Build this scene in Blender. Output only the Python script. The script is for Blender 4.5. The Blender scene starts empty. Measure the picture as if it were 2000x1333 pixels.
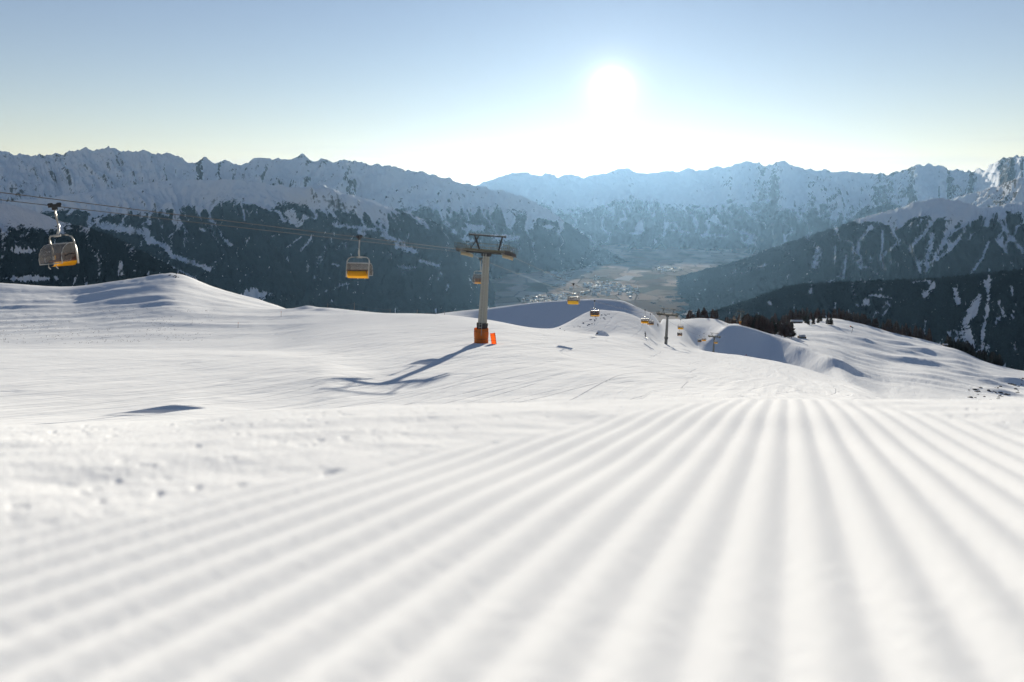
import bpy, bmesh, math, random
import numpy as np
from mathutils import Vector, Matrix

random.seed(7)
rng = np.random.default_rng(11)
S = bpy.context.scene
COL = S.collection

# ------------------------------------------------------------------ camera
F = 1944.0            # focal length in pixels of a 2000 px wide frame
HOR = 400.0           # pixel row of the true horizon
cam_d = bpy.data.cameras.new('camera')
cam_d.lens = 35.0; cam_d.sensor_width = 36.0
cam_d.shift_y = (HOR - 666.5) / 2000.0
cam_d.clip_start = 0.02; cam_d.clip_end = 200000.0
cam_d.dof.use_dof = True
cam_d.dof.focus_distance = 140.0
cam_d.dof.aperture_fstop = 5.0
cam = bpy.data.objects.new('camera', cam_d); COL.objects.link(cam)
cam.location = (0, 0, 0); cam.rotation_euler = (math.radians(90), 0, 0)
S.camera = cam

# ------------------------------------------------------------------ sky
SUN_A = (1195 - 1000) / F; SUN_B = (HOR - 170) / F
SUN = Vector((SUN_A, 1.0, SUN_B)).normalized()
SUN_EL = math.asin(SUN.z); SUN_AZ = math.atan2(SUN.x, SUN.y)
w = bpy.data.worlds.new('World'); S.world = w; w.use_nodes = True
nt = w.node_tree; nt.nodes.clear()
out = nt.nodes.new('ShaderNodeOutputWorld'); bg = nt.nodes.new('ShaderNodeBackground')
sky = nt.nodes.new('ShaderNodeTexSky'); sky.sky_type = 'NISHITA'; sky.sun_disc = False
sky.sun_elevation = SUN_EL; sky.sun_rotation = SUN_AZ
sky.altitude = 2200; sky.air_density = 1.15; sky.dust_density = 0.08; sky.ozone_density = 1.6
bg.inputs['Strength'].default_value = 0.055
def wn(t, **k):
    n = nt.nodes.new(t)
    for a, b in k.items(): setattr(n, a, b)
    return n
# solar aureole: a function of the angle from the sun only
geo = wn('ShaderNodeTexCoord')
dot = wn('ShaderNodeVectorMath', operation='DOT_PRODUCT'); dot.inputs[1].default_value = SUN
nt.links.new(geo.outputs['Generated'], dot.inputs[0])
ac = wn('ShaderNodeMath', operation='ARCCOSINE', use_clamp=False); nt.links.new(dot.outputs['Value'], ac.inputs[0])
def gauss(sig, amp):
    d = wn('ShaderNodeMath', operation='DIVIDE'); nt.links.new(ac.outputs[0], d.inputs[0]); d.inputs[1].default_value = math.radians(sig)
    p = wn('ShaderNodeMath', operation='POWER'); nt.links.new(d.outputs[0], p.inputs[0]); p.inputs[1].default_value = 2.0
    m = wn('ShaderNodeMath', operation='MULTIPLY'); nt.links.new(p.outputs[0], m.inputs[0]); m.inputs[1].default_value = -1.0
    e = wn('ShaderNodeMath', operation='EXPONENT'); nt.links.new(m.outputs[0], e.inputs[0])
    k = wn('ShaderNodeMath', operation='MULTIPLY'); nt.links.new(e.outputs[0], k.inputs[0]); k.inputs[1].default_value = amp
    return k.outputs[0]
g1 = gauss(0.72, 14.0); g2 = gauss(1.5, 3.0); g3 = gauss(4.0, 0.5)
ad0 = wn('ShaderNodeMath', operation='ADD'); nt.links.new(g1, ad0.inputs[0]); nt.links.new(g2, ad0.inputs[1])
ad = wn('ShaderNodeMath', operation='ADD'); nt.links.new(ad0.outputs[0], ad.inputs[0]); nt.links.new(g3, ad.inputs[1])
comb = wn('ShaderNodeMix', data_type='RGBA', blend_type='ADD'); comb.inputs['Factor'].default_value = 1.0
tint = wn('ShaderNodeMix', data_type='RGBA', blend_type='MULTIPLY'); tint.inputs['Factor'].default_value = 1.0
tint.inputs['B'].default_value = (1.14, 0.955, 1.02, 1)
nt.links.new(sky.outputs[0], tint.inputs['A'])
nt.links.new(tint.outputs['Result'], comb.inputs['A']); nt.links.new(ad.outputs[0], comb.inputs['B'])
# thin streaks of cirrus low over the horizon
sep = wn('ShaderNodeSeparateXYZ'); nt.links.new(geo.outputs['Generated'], sep.inputs[0])
cm = wn('ShaderNodeMapping'); cm.inputs['Scale'].default_value = (2.2, 2.2, 34.0); cm.inputs['Rotation'].default_value = (0.0, 0.035, 0.0); nt.links.new(geo.outputs['Generated'], cm.inputs['Vector'])
cn = wn('ShaderNodeTexNoise'); cn.inputs['Scale'].default_value = 1.6; cn.inputs['Detail'].default_value = 6; cn.inputs['Roughness'].default_value = 0.62; nt.links.new(cm.outputs[0], cn.inputs['Vector'])
cr_ = wn('ShaderNodeMapRange'); cr_.inputs['From Min'].default_value = 0.50; cr_.inputs['From Max'].default_value = 0.75; cr_.inputs['To Max'].default_value = 0.55; nt.links.new(cn.outputs['Fac'], cr_.inputs['Value'])
el = wn('ShaderNodeMapRange', interpolation_type='SMOOTHSTEP'); el.inputs['From Min'].default_value = 0.085; el.inputs['From Max'].default_value = 0.045; nt.links.new(sep.outputs['Z'], el.inputs['Value'])
cf = wn('ShaderNodeMath', operation='MULTIPLY'); nt.links.new(cr_.outputs[0], cf.inputs[0]); nt.links.new(el.outputs[0], cf.inputs[1])
cl = wn('ShaderNodeMix', data_type='RGBA'); nt.links.new(cf.outputs[0], cl.inputs['Factor']); nt.links.new(comb.outputs['Result'], cl.inputs['A']); cl.inputs['B'].default_value = (5.2, 5.1, 4.9, 1)
nt.links.new(cl.outputs['Result'], bg.inputs['Color'])
nt.links.new(bg.outputs[0], out.inputs['Surface'])

# ------------------------------------------------------------------ sun
sl = bpy.data.lights.new('sun', 'SUN'); sl.energy = 5.0; sl.angle = math.radians(0.4); sl.color = (1.0, 0.925, 0.78)
so = bpy.data.objects.new('sun', sl); COL.objects.link(so)
so.rotation_euler = (-SUN).to_track_quat('-Z', 'Y').to_euler()

S.view_settings.view_transform = 'Standard'; S.view_settings.look = 'None'
S.view_settings.exposure = 1.09; S.view_settings.gamma = 1.0
S.view_settings.use_curve_mapping = False
S.render.engine = 'CYCLES'
S.cycles.use_denoising = True
S.cycles.max_bounces = 6; S.cycles.volume_bounces = 0; S.cycles.transparent_max_bounces = 16
S.cycles.sample_clamp_indirect = 4.0

# ------------------------------------------------------------------ numeric helpers
_GA = np.arange(256)*(2*math.pi/256); _GC = np.cos(_GA); _GS = np.sin(_GA)
_PR = np.random.default_rng(3).permutation(1024).astype(np.int32); _PR = np.concatenate([_PR, _PR, _PR])
def gn(x, y, seed=0):
    """gradient noise, about -1..1"""
    x, y = np.broadcast_arrays(np.asarray(x, float), np.asarray(y, float))
    x0 = np.floor(x); y0 = np.floor(y); fx = x - x0; fy = y - y0
    ix = (x0.astype(np.int32)+seed*131) & 1023; iy = (y0.astype(np.int32)+seed*57) & 1023
    pa = _PR[ix]; pb = _PR[ix+1]
    u = fx*fx*fx*(fx*(fx*6-15)+10); v = fy*fy*fy*(fy*(fy*6-15)+10)
    def g(p, dy, dx):
        k = _PR[p+iy+dy] & 255
        return _GC[k]*(fx-dx) + _GS[k]*(fy-dy)
    a = g(pa,0,0); b = g(pb,0,1); c = g(pa,1,0); d = g(pb,1,1)
    e = a+(b-a)*u
    return 1.5*(e + ((c+(d-c)*u) - e)*v)
def fbm(x, y, oct=4, seed=0, gain=0.5, lac=2.03):
    s = 0; a = 1.0; n = 0
    for i in range(oct):
        s = s + a*gn(x, y, seed+i*17); n += a; a *= gain; x = x*lac+3.1; y = y*lac-1.7
    return s/n
def ridged(x, y, oct=4, seed=0, gain=0.5, lac=2.03):
    """0..1, 1 on sharp crests"""
    s = 0; a = 1.0; n = 0
    for i in range(oct):
        r = 1-np.abs(gn(x, y, seed+i*29)); s = s + a*r*r; n += a; a *= gain; x = x*lac+5.3; y = y*lac+2.9
    return s/n
def sstep(a, b, x):
    t = np.clip((x-a)/(b-a), 0, 1); return t*t*(3-2*t)
def pchip(xk, yk, x):
    xk = np.asarray(xk, float); yk = np.asarray(yk, float); x = np.asarray(x, float)
    h = np.diff(xk); d = np.diff(yk)/h; m = np.zeros_like(yk)
    m[0] = d[0]; m[-1] = d[-1]
    for i in range(1, len(xk)-1):
        if d[i-1]*d[i] > 0:
            w1 = 2*h[i]+h[i-1]; w2 = h[i]+2*h[i-1]
            m[i] = (w1+w2)/(w1/d[i-1]+w2/d[i])
    xc = np.clip(x, xk[0], xk[-1])
    i = np.clip(np.searchsorted(xk, xc)-1, 0, len(h)-1)
    t = (xc-xk[i])/h[i]; t2 = t*t; t3 = t2*t
    return (2*t3-3*t2+1)*yk[i]+(t3-2*t2+t)*h[i]*m[i]+(-2*t3+3*t2)*yk[i+1]+(t3-t2)*h[i]*m[i+1]
def pt(px, py, Y):
    """world point seen at a pixel of the photograph, Y metres ahead"""
    return Vector(((px-1000)/F*Y, Y, -(py-HOR)/F*Y))

def grid_mesh(name, X, Y, Z, mat, attrs=None):
    nr, nc = X.shape
    co = np.stack([X, Y, Z], -1).reshape(-1, 3).astype(np.float32)
    r, c = np.meshgrid(np.arange(nr-1), np.arange(nc-1), indexing='ij')
    i = (r*nc+c).ravel()
    q = np.stack([i, i+1, i+nc+1, i+nc], -1).astype(np.int32)
    me = bpy.data.meshes.new(name)
    me.vertices.add(len(co)); me.vertices.foreach_set('co', co.ravel())
    me.loops.add(q.size); me.loops.foreach_set('vertex_index', q.ravel())
    me.polygons.add(len(q)); me.polygons.foreach_set('loop_start', np.arange(0, q.size, 4, dtype=np.int32))
    me.polygons.foreach_set('use_smooth', np.ones(len(q), bool))
    for k, v in (attrs or {}).items():
        a = me.attributes.new(k, 'FLOAT', 'POINT'); a.data.foreach_set('value', np.asarray(v, np.float32).ravel())
    me.update()
    me.materials.append(mat)
    o = bpy.data.objects.new(name, me); COL.objects.link(o)
    return o

# ------------------------------------------------------------------ materials
def new_mat(name):
    m = bpy.data.materials.new(name); m.use_nodes = True
    n = m.node_tree; n.nodes.clear()
    o = n.nodes.new('ShaderNodeOutputMaterial'); b = n.nodes.new('ShaderNodeBsdfPrincipled')
    n.links.new(b.outputs[0], o.inputs['Surface'])
    return m, n, b
def simple(name, col, rough=0.5, metal=0.0, var=0.12, scale=6.0, bump=0.0):
    m, n, b = new_mat(name)
    b.inputs['Roughness'].default_value = rough; b.inputs['Metallic'].default_value = metal
    tc = n.nodes.new('ShaderNodeTexCoord'); no = n.nodes.new('ShaderNodeTexNoise')
    no.inputs['Scale'].default_value = scale; no.inputs['Detail'].default_value = 4
    n.links.new(tc.outputs['Object'], no.inputs['Vector'])
    mx = n.nodes.new('ShaderNodeMix'); mx.data_type = 'RGBA'
    mx.inputs['A'].default_value = (*[c*(1-var) for c in col], 1); mx.inputs['B'].default_value = (*[min(1, c*(1+var)) for c in col], 1)
    n.links.new(no.outputs['Fac'], mx.inputs['Factor']); n.links.new(mx.outputs['Result'], b.inputs['Base Color'])
    if bump:
        bp = n.nodes.new('ShaderNodeBump'); bp.inputs['Strength'].default_value = bump; bp.inputs['Distance'].default_value = 0.01
        n.links.new(no.outputs['Fac'], bp.inputs['Height']); n.links.new(bp.outputs[0], b.inputs['Normal'])
    return m
SNOW = (0.91, 0.915, 0.925)
def snow_mat(name, scale, dist, scale2=None, dist2=0.0):
    m, n, b = new_mat(name)
    b.inputs['Base Color'].default_value = (*SNOW, 1); b.inputs['Roughness'].default_value = 0.95
    b.inputs['Specular IOR Level'].default_value = 0.0
    tc = n.nodes.new('ShaderNodeTexCoord')
    no = n.nodes.new('ShaderNodeTexNoise'); no.inputs['Scale'].default_value = scale; no.inputs['Detail'].default_value = 5; no.inputs['Roughness'].default_value = 0.6
    n.links.new(tc.outputs['Object'], no.inputs['Vector'])
    bp = n.nodes.new('ShaderNodeBump'); bp.inputs['Distance'].default_value = dist; bp.inputs['Strength'].default_value = 1.0
    n.links.new(no.outputs['Fac'], bp.inputs['Height'])
    last = bp
    if scale2:
        no2 = n.nodes.new('ShaderNodeTexNoise'); no2.inputs['Scale'].default_value = scale2; no2.inputs['Detail'].default_value = 3
        n.links.new(tc.outputs['Object'], no2.inputs['Vector'])
        b2 = n.nodes.new('ShaderNodeBump'); b2.inputs['Distance'].default_value = dist2
        n.links.new(no2.outputs['Fac'], b2.inputs['Height']); n.links.new(bp.outputs[0], b2.inputs['Normal']); last = b2
    n.links.new(last.outputs[0], b.inputs['Normal'])
    return m

def mountain_mat(name, fscale=0.02, sharp=6.0, forest=(0.030, 0.036, 0.034), rough_amt=1.0):
    """snow, conifer forest and bare rock, laid out by the attributes forest and rock (0.5 is the border)"""
    m, n, b = new_mat(name)
    b.inputs['Roughness'].default_value = 0.95; b.inputs['Specular IOR Level'].default_value = 0.0
    geo = n.nodes.new('ShaderNodeNewGeometry')
    def noise(sc, det=5, ro=0.65):
        no = n.nodes.new('ShaderNodeTexNoise'); no.inputs['Scale'].default_value = sc; no.inputs['Detail'].default_value = det
        no.inputs['Roughness'].default_value = ro; n.links.new(geo.outputs['Position'], no.inputs['Vector']); return no.outputs['Fac']
    def math_(op, a, bb, clamp=False):
        q = n.nodes.new('ShaderNodeMath'); q.operation = op; q.use_clamp = clamp
        for i, v in enumerate((a, bb)):
            if isinstance(v, (int, float)): q.inputs[i].default_value = v
            else: n.links.new(v, q.inputs[i])
        return q.outputs[0]
    def attr(a):
        q = n.nodes.new('ShaderNodeAttribute'); q.attribute_name = a; return q.outputs['Fac']
    def mask(a, sc, amt):
        d = math_('SUBTRACT', noise(sc), 0.5); d = math_('MULTIPLY', d, amt)
        s = math_('ADD', attr(a), d); s = math_('SUBTRACT', s, 0.5); s = math_('MULTIPLY', s, sharp)
        return math_('ADD', s, 0.5, True)
    fm = mask('forest', fscale, 4.5*rough_amt); rm = mask('rock', fscale*0.8, 1.8*rough_amt)
    def mix(f, a, bb):
        q = n.nodes.new('ShaderNodeMix'); q.data_type = 'RGBA'; n.links.new(f, q.inputs['Factor'])
        for k, v in (('A', a), ('B', bb)):
            if isinstance(v, tuple): q.inputs[k].default_value = (*v, 1)
            else: n.links.new(v, q.inputs[k])
        return q.outputs['Result']
    fcol = mix(noise(fscale*3, 3), tuple(c*0.25 for c in forest), tuple(c*2.3 for c in forest))
    sn = mix(rm, (0.88, 0.89, 0.91), (0.12, 0.115, 0.11))
    n.links.new(mix(fm, sn, fcol), b.inputs['Base Color'])
    bp = n.nodes.new('ShaderNodeBump'); bp.inputs['Distance'].default_value = 14.0; bp.inputs['Strength'].default_value = 0.6
    n.links.new(noise(fscale*1.7, 6, 0.7), bp.inputs['Height']); n.links.new(bp.outputs[0], b.inputs['Normal'])
    return m

def structure(o, label=None):
    o['kind'] = 'structure'
    if label: o['label'] = label
    return o

# ------------------------------------------------------------------ near terrain: knots (distance, pixel row) along columns of the photograph
FALL = [(1100, 1000), (2300, 1050)]
KN = {
 -500: [(10,880),(25,848),(45,828),(80,735),(140,690),(168,697),(230,676),(300,648),(345,622),(380,605),(430,580),(520,640),(700,760)],
 0: [(10,880),(25,848),(45,817),(80,735),(140,682),(168,692),(230,668),(300,632),(345,606),(380,585),(430,553),(520,610),(700,750)],
 130: [(10,880),(25,848),(45,817),(80,735),(140,682),(168,692),(230,664),(300,628),(345,603),(380,587),(430,559),(520,620),(700,750)],
 250: [(10,880),(25,848),(45,817),(80,735),(140,683),(168,691),(230,660),(300,618),(345,592),(385,567),(430,545),(520,620),(700,760)],
 335: [(10,880),(25,848),(45,817),(80,735),(140,684),(168,690),(230,657),(300,614),(345,586),(385,559),(430,533),(520,600),(700,760)],
 420: [(10,852),(25,838),(50,808),(80,734),(140,685),(168,689),(230,656),(300,616),(345,596),(385,577),(430,561),(520,620),(700,760)],
 520: [(10,848),(25,838),(55,800),(80,732),(140,687),(168,684),(230,655),(300,617),(345,604),(380,600),(430,590),(520,640),(700,760)],
 620: [(10,845),(25,838),(57,797),(80,730),(140,688),(175,668),(240,640),(300,613),(340,601),(380,612),(430,625),(520,660),(700,760)],
 750: [(10,840),(25,838),(57,796),(90,728),(140,681),(190,650),(240,630),(280,615),(305,612),(350,632),(430,650),(520,670),(700,760)],
 850: [(10,835),(25,838),(57,795),(90,723),(140,676),(190,647),(235,628),(265,617),(290,615),(350,640),(440,614),(520,650),(700,760)],
 950: [(10,830),(25,838),(57,793),(90,720),(138,672),(190,645),(235,630),(260,627),(283,625),(385,668),(440,602),(520,650),(700,760)],
 1070: [(10,826),(25,805),(57,790),(90,723),(140,680),(190,660),(235,649),(265,644),(292,642),(385,672),(440,589),(520,640),(700,760)],
 1170: [(10,822),(25,805),(57,788),(90,728),(145,693),(195,666),(240,656),(285,647),(342,605),(392,642),(440,584),(520,640),(700,760)],
 1210: [(10,820),(25,805),(57,787),(90,732),(150,696),(198,675),(240,662),(290,645),(346,608),(392,642),(440,587),(520,640),(700,760)],
 1255: [(10,818),(25,805),(57,786),(90,738),(150,703),(200,688),(250,672),(310,650),(352,624),(392,632),(436,604),(520,640),(700,760)],
 1275: [(10,817),(25,805),(50,786),(90,742),(150,708),(200,694),(270,677),(340,660),(375,648),(405,640),(450,614),(540,640),(680,690)],
 1295: [(10,816),(25,805),(50,786),(90,745),(150,712),(200,700),(280,683),(370,670),(420,660),(480,648),(540,637),(600,628),(660,623)],
 1330: [(10,815),(25,805),(50,786),(90,750),(150,718),(200,706),(280,691),(370,679),(470,665),(560,650),(620,640),(680,630),(760,624)],
 1365: [(10,814),(25,805),(50,785),(90,754),(150,724),(200,713),(280,699),(370,689),(590,683),(620,681),(645,676),(720,640),(800,622)],
 1395: [(10,813),(25,805),(50,785),(90,756),(150,728),(200,718),(280,706),(370,697),(590,689),(640,697),(683,657),(770,634),(860,623)],
 1430: [(10,812),(25,805),(50,785),(90,758),(150,732),(200,722),(280,711),(370,703),(590,693),(645,704),(712,634),(780,643),(1035,633)],
 1500: [(10,811),(25,805),(50,786),(90,763),(150,741),(200,733),(280,722),(370,714),(570,703),(645,714),(712,652),(860,656),(1230,633)],
 1560: [(10,810),(25,805),(50,787),(90,768),(150,749),(200,742),(280,732),(370,724),(510,716),(600,732),(655,678),(860,662),(1250,627)],
 1620: [(10,810),(25,805),(50,789),(90,773),(150,756),(200,750),(270,743),(350,737),(430,735),(525,757),(585,704),(830,672),(1250,622)],
 1680: [(10,810),(25,808),(50,792),(80,780),(120,768),(160,762),(200,758),(250,756),(300,757),(430,778),(500,750),(800,690),(1230,632)],
 1740: [(10,812),(25,811),(50,798),(80,789),(110,784),(140,781),(170,780),(210,782),(250,786),(380,796),(480,768),(780,708),(1200,650)],
 1800: [(10,814),(25,815),(50,808),(80,803),(110,801),(140,800),(170,801),(210,804),(260,806),(370,804),(500,768),(780,716),(1170,664)],
 1860: [(10,816),(25,818),(50,815),(80,813),(110,812),(140,812),(170,812),(210,813),(260,812),(370,806),(520,772),(780,726),(1120,680)],
 1920: [(10,818),(25,820),(50,820),(80,820),(110,820),(140,820),(170,819),(210,818),(260,815),(370,806),(540,776),(780,738),(1050,706)],
 2000: [(10,820),(25,824),(50,826),(80,828),(110,828),(140,828),(170,826),(210,823),(260,818),(370,806),(560,778),(780,752),(1000,726)],
 2500: [(10,820),(25,826),(50,832),(80,836),(110,836),(140,836),(170,834),(210,830),(260,824),(370,815),(560,800),(780,790),(1000,780)],
}
KPX = sorted(KN); KU = np.array([(p-1000)/F for p in KPX])
KK = [KN[p]+[(KN[p][-1][0]+120, KN[p][-1][1]+12), (KN[p][-1][0]+520, 1000), (2600, 1060)] for p in KPX]
NK = len(KK[0])
KY = np.array([[k[0] for k in c] for c in KK], float); KP = np.array([[k[1] for k in c] for c in KK], float)
def column(u):
    yk = np.array([pchip(KU, KY[:, k], u) for k in range(NK)]); pk = np.array([pchip(KU, KP[:, k], u) for k in range(NK)])
    return yk, -(pk-HOR)/F*yk
DIRT = 0.27                              # the piste and the lift run along X = X0 + 0.27 Y
def slope_detail(X, Y):
    U = X/Y; PX = 1000+U*F
    t = X-DIRT*Y + 3.0*gn(X/90, Y/90, 3)
    piste = sstep(-75, -55, t+8*gn(Y/60, 3.3, 4))*(1-sstep(18, 40, t-0.00005*Y*Y+6*gn(Y/70, 9.1, 5)))
    far = sstep(35, 120, Y)
    # machine tracks and ski tracks along the piste
    tr = 0.075*gn(t/1.9, Y/160, 21)+0.05*gn(t/0.9, Y/110, 22)+0.11*gn(t/5.5, Y/260, 23)
    tr = tr*(0.35+0.65*sstep(-0.3, 0.5, gn(X/35, Y/120, 24)))
    z = piste*far*tr*1.5
    # rolling ground, wind lips
    wild = 1-piste
    z = z+far*(0.22*fbm(X/38, Y/38, 3, 31)+0.5*sstep(150, 400, Y)*fbm(X/120, Y/150, 3, 33))
    lft = sstep(180, 300, Y)*(1-sstep(560, 660, PX))*(1-sstep(500, 600, Y))
    a = X*0.94+Y*0.34
    z = z+lft*(0.9*ridged(X/85+0.3*gn(X/60, Y/60, 8), Y/34, 2, 41)-0.5+0.10*fbm(X/4, Y/4, 3, 42))
    rgt = sstep(480, 640, Y)*sstep(1460, 1600, PX)
    z = z+rgt*(2.4*fbm(X/105, Y/75, 3, 51)+0.8*ridged(X/60, Y/40, 2, 52)-0.4+0.8*sstep(0.2, 0.6, gn(X/60, Y/45, 53)))
    chop = sstep(0.25, 0.5, gn((X-0.1*Y)/45, Y/70, 61)+0.35*rgt)*sstep(250, 420, Y)
    z = z+chop*wild*0.30*fbm(X/3.5, Y/5, 3, 62)
    return z
NC, NR = 1000, 580
U1 = np.linspace(-0.80, 0.80, NC)
Yr = np.exp(np.linspace(math.log(6.0), math.log(2400.0), NR))
Zb = np.zeros((NR, NC))
for j, u in enumerate(U1):
    yk, zk = column(u); zp = pchip(yk, zk, Yr); kb = 0.7*sstep(250, 400, Yr); Zb[:, j] = zp*(1-kb)+np.interp(Yr, yk, zk)*kb
YY = np.repeat(Yr[:, None], NC, 1); XX = U1[None, :]*YY
ZN = Zb+slope_detail(XX, YY)
# wind lips and hollows on the plateau and the hills: gentle towards the sun, steep on the near side
for bpx, bpy_, lo, hi, amp, sx, s0, s1 in ((1690,668,760,1100,3.0,14,9,26),(1766,674,800,1100,3.0,13,9,24),(1772,687,760,1050,2.4,12,9,20),(1806,686,800,1050,2.6,10,9,22),(1822,714,680,950,3.0,24,10,30),(1742,703,680,950,2.2,22,10,30),
        (1925,748,600,860,2.4,12,8,16),(1955,768,560,800,2.6,9,8,14),(1985,752,600,880,5.0,14,10,22),(1900,735,640,900,1.8,20,9,24),(1650,716,560,720,3.2,13,8,18),(1600,668,820,1050,1.8,16,9,26),(1850,745,600,800,1.6,16,8,20),
        (300,585,330,400,0.9,9,4,12),(200,575,330,410,1.0,12,4,12),(100,590,300,380,0.8,12,4,12),(600,603,300,335,0.9,3.5,3,7),(630,606,300,335,0.8,3,3,6),(320,594,300,370,0.8,7,3,10),(60,600,300,360,0.7,14,4,10)):
    bu = (bpx-1000)/F; jj = int(np.argmin(np.abs(U1-bu))); ok = (Yr > lo) & (Yr < hi); pyc = HOR-F*Zb[:, jj]/Yr
    cand = np.where(ok)[0]; bi = cand[np.argmin(np.abs(pyc[cand]-bpy_))]; y0_ = Yr[bi]; x0_ = bu*y0_
    dx = XX-x0_+0.25*(YY-y0_); dy = YY-y0_
    ZN = ZN+amp*np.exp(-(dx/sx)**2)*np.exp(-(dy/np.where(dy < 0, s0, s1))**2)
LY = np.log(Yr)
def ground(x, y):
    """height of the near terrain"""
    u = x/y; i = (math.log(y)-LY[0])/(LY[-1]-LY[0])*(NR-1); j = (u-U1[0])/(U1[-1]-U1[0])*(NC-1)
    i = min(max(i, 0), NR-2.001); j = min(max(j, 0), NC-2.001); a = int(i); b = int(j); p = i-a; q = j-b
    return float((ZN[a, b]*(1-q)+ZN[a, b+1]*q)*(1-p)+(ZN[a+1, b]*(1-q)+ZN[a+1, b+1]*q)*p)
def gpt(px, Y):
    x = (px-1000)/F*Y; return Vector((x, Y, ground(x, Y)))
M_slope = snow_mat('groomed_snow', 1.3, 0.035, 0.12, 0.25)
def add_tracks(m):
    n = m.node_tree; b = [x for x in n.nodes if x.type == 'BSDF_PRINCIPLED'][0]; tc = [x for x in n.nodes if x.type == 'TEX_COORD'][0]
    last = b.inputs['Normal'].links[0].from_socket
    wz = n.nodes.new('ShaderNodeTexNoise'); wz.inputs['Scale'].default_value = 0.012; wz.inputs['Detail'].default_value = 1; n.links.new(tc.outputs['Object'], wz.inputs['Vector'])
    sb = n.nodes.new('ShaderNodeVectorMath'); sb.operation = 'MULTIPLY_ADD'; sb.inputs[1].default_value = (22, 0, 0); n.links.new(wz.outputs['Color'], sb.inputs[0]); n.links.new(tc.outputs['Object'], sb.inputs[2])
    for rot, sc, st, dist in ((0.2636, 0.55, 0.03, 0.045), (0.2636, 1.6, 0.02, 0.022), (0.50, 0.35, 0.035, 0.04), (0.10, 0.9, 0.03, 0.014)):
        mp = n.nodes.new('ShaderNodeMapping'); mp.vector_type = 'POINT'; mp.inputs['Rotation'].default_value = (0, 0, rot); n.links.new(sb.outputs[0], mp.inputs['Vector'])
        mq = n.nodes.new('ShaderNodeMapping'); mq.inputs['Scale'].default_value = (1, st, 0.05); n.links.new(mp.outputs[0], mq.inputs['Vector'])
        no = n.nodes.new('ShaderNodeTexNoise'); no.inputs['Scale'].default_value = sc; no.inputs['Detail'].default_value = 3; no.inputs['Roughness'].default_value = 0.6; n.links.new(mq.outputs[0], no.inputs['Vector'])
        rr = n.nodes.new('ShaderNodeValToRGB'); rr.color_ramp.elements[0].position = 0.40; rr.color_ramp.elements[1].position = 0.62; n.links.new(no.outputs['Fac'], rr.inputs['Fac'])
        bp = n.nodes.new('ShaderNodeBump'); bp.inputs['Distance'].default_value = dist; n.links.new(rr.outputs[0], bp.inputs['Height']); n.links.new(last, bp.inputs['Normal']); last = bp.outputs[0]
    for rot, sc, st, wd, dist in ((0.30, 0.16, 0.06, 0.010, -0.060), (0.22, 0.10, 0.07, 0.008, -0.065), (0.42, 0.22, 0.05, 0.012, -0.045)):
        mp = n.nodes.new('ShaderNodeMapping'); mp.inputs['Rotation'].default_value = (0, 0, rot); mp.inputs['Location'].default_value = (rot*300, 40*sc, 0); n.links.new(tc.outputs['Object'], mp.inputs['Vector'])
        mq = n.nodes.new('ShaderNodeMapping'); mq.inputs['Scale'].default_value = (1, st, 0.02); n.links.new(mp.outputs[0], mq.inputs['Vector'])
        no = n.nodes.new('ShaderNodeTexNoise'); no.inputs['Scale'].default_value = sc; no.inputs['Detail'].default_value = 1.5; n.links.new(mq.outputs[0], no.inputs['Vector'])
        rr = n.nodes.new('ShaderNodeValToRGB'); e = rr.color_ramp.elements; e[0].position = 0.5-wd; e[1].position = 0.5+wd
        e[0].color = (0, 0, 0, 1); e[1].color = (0, 0, 0, 1); q = e.new(0.5); q.color = (1, 1, 1, 1); n.links.new(no.outputs['Fac'], rr.inputs['Fac'])
        bp = n.nodes.new('ShaderNodeBump'); bp.inputs['Distance'].default_value = abs(dist); bp.invert = True; n.links.new(rr.outputs[0], bp.inputs['Height']); n.links.new(last, bp.inputs['Normal']); last = bp.outputs[0]
    n.links.new(last, b.inputs['Normal'])
add_tracks(M_slope)
structure(grid_mesh('snow_slope', XX, YY, ZN, M_slope), 'sunlit groomed snow slope falling away towards the valley')

# ------------------------------------------------------------------ foreground: groomed corduroy
CH, CS = 0.15, 0.142
NCf, NRf = 1240, 330
Uf = np.linspace(-0.80, 0.80, NCf)
Yf = np.exp(np.linspace(math.log(0.24), math.log(9.5), NRf))
YF = np.repeat(Yf[:, None], NCf, 1); XF = Uf[None, :]*YF
PXF = 1000+Uf*F
y0 = pchip([-800, 0, 330, 560, 900, 1300, 1700, 2000, 2600], [0.8, 0.85, 0.98, 1.5, 1.85, 2.05, 2.1, 2.0, 1.9], PXF)[None, :]
ZF = -(CH+CS*YF)-0.02*np.maximum(0, YF-y0)**2
WG = 0.0456
tg = XF-0.277*YF+0.004*gn(XF*1.1, YF*0.8, 71)+0.0018*gn(XF*5, YF*1.6, 74)
ph = tg/WG
prof = 0.5-0.5*np.cos(2*np.pi*ph)
prof = prof**0.8
edgeL = sstep(-0.05, 0.10, XF-(0.46*YF-0.78)+0.05*gn(XF*7, YF*4, 72))
edgeR = 1-sstep(-0.05, 0.16, XF-(0.74+0.06*YF)+0.05*gn(XF*7, YF*4, 73))
cord = edgeL*edgeR
ZF = ZF+cord*0.0047*(prof-0.5)*(0.9+0.2*gn(XF*2.5, YF*0.6, 75))
ZF = ZF+(1-cord)*(0.0018*fbm(XF*26, YF*26, 4, 81, 0.62)-0.0036*sstep(0.42, 0.65, gn(XF*34, YF*28, 83))*sstep(-0.2,0.4,gn(XF*6,YF*6,89))+0.006*fbm(XF*4, YF*4, 2, 84))
ZF = ZF+0.00042*fbm(XF*75, YF*60, 3, 86)
ZF = ZF+0.006*fbm(XF*1.3, YF*1.1, 2, 88)
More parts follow.
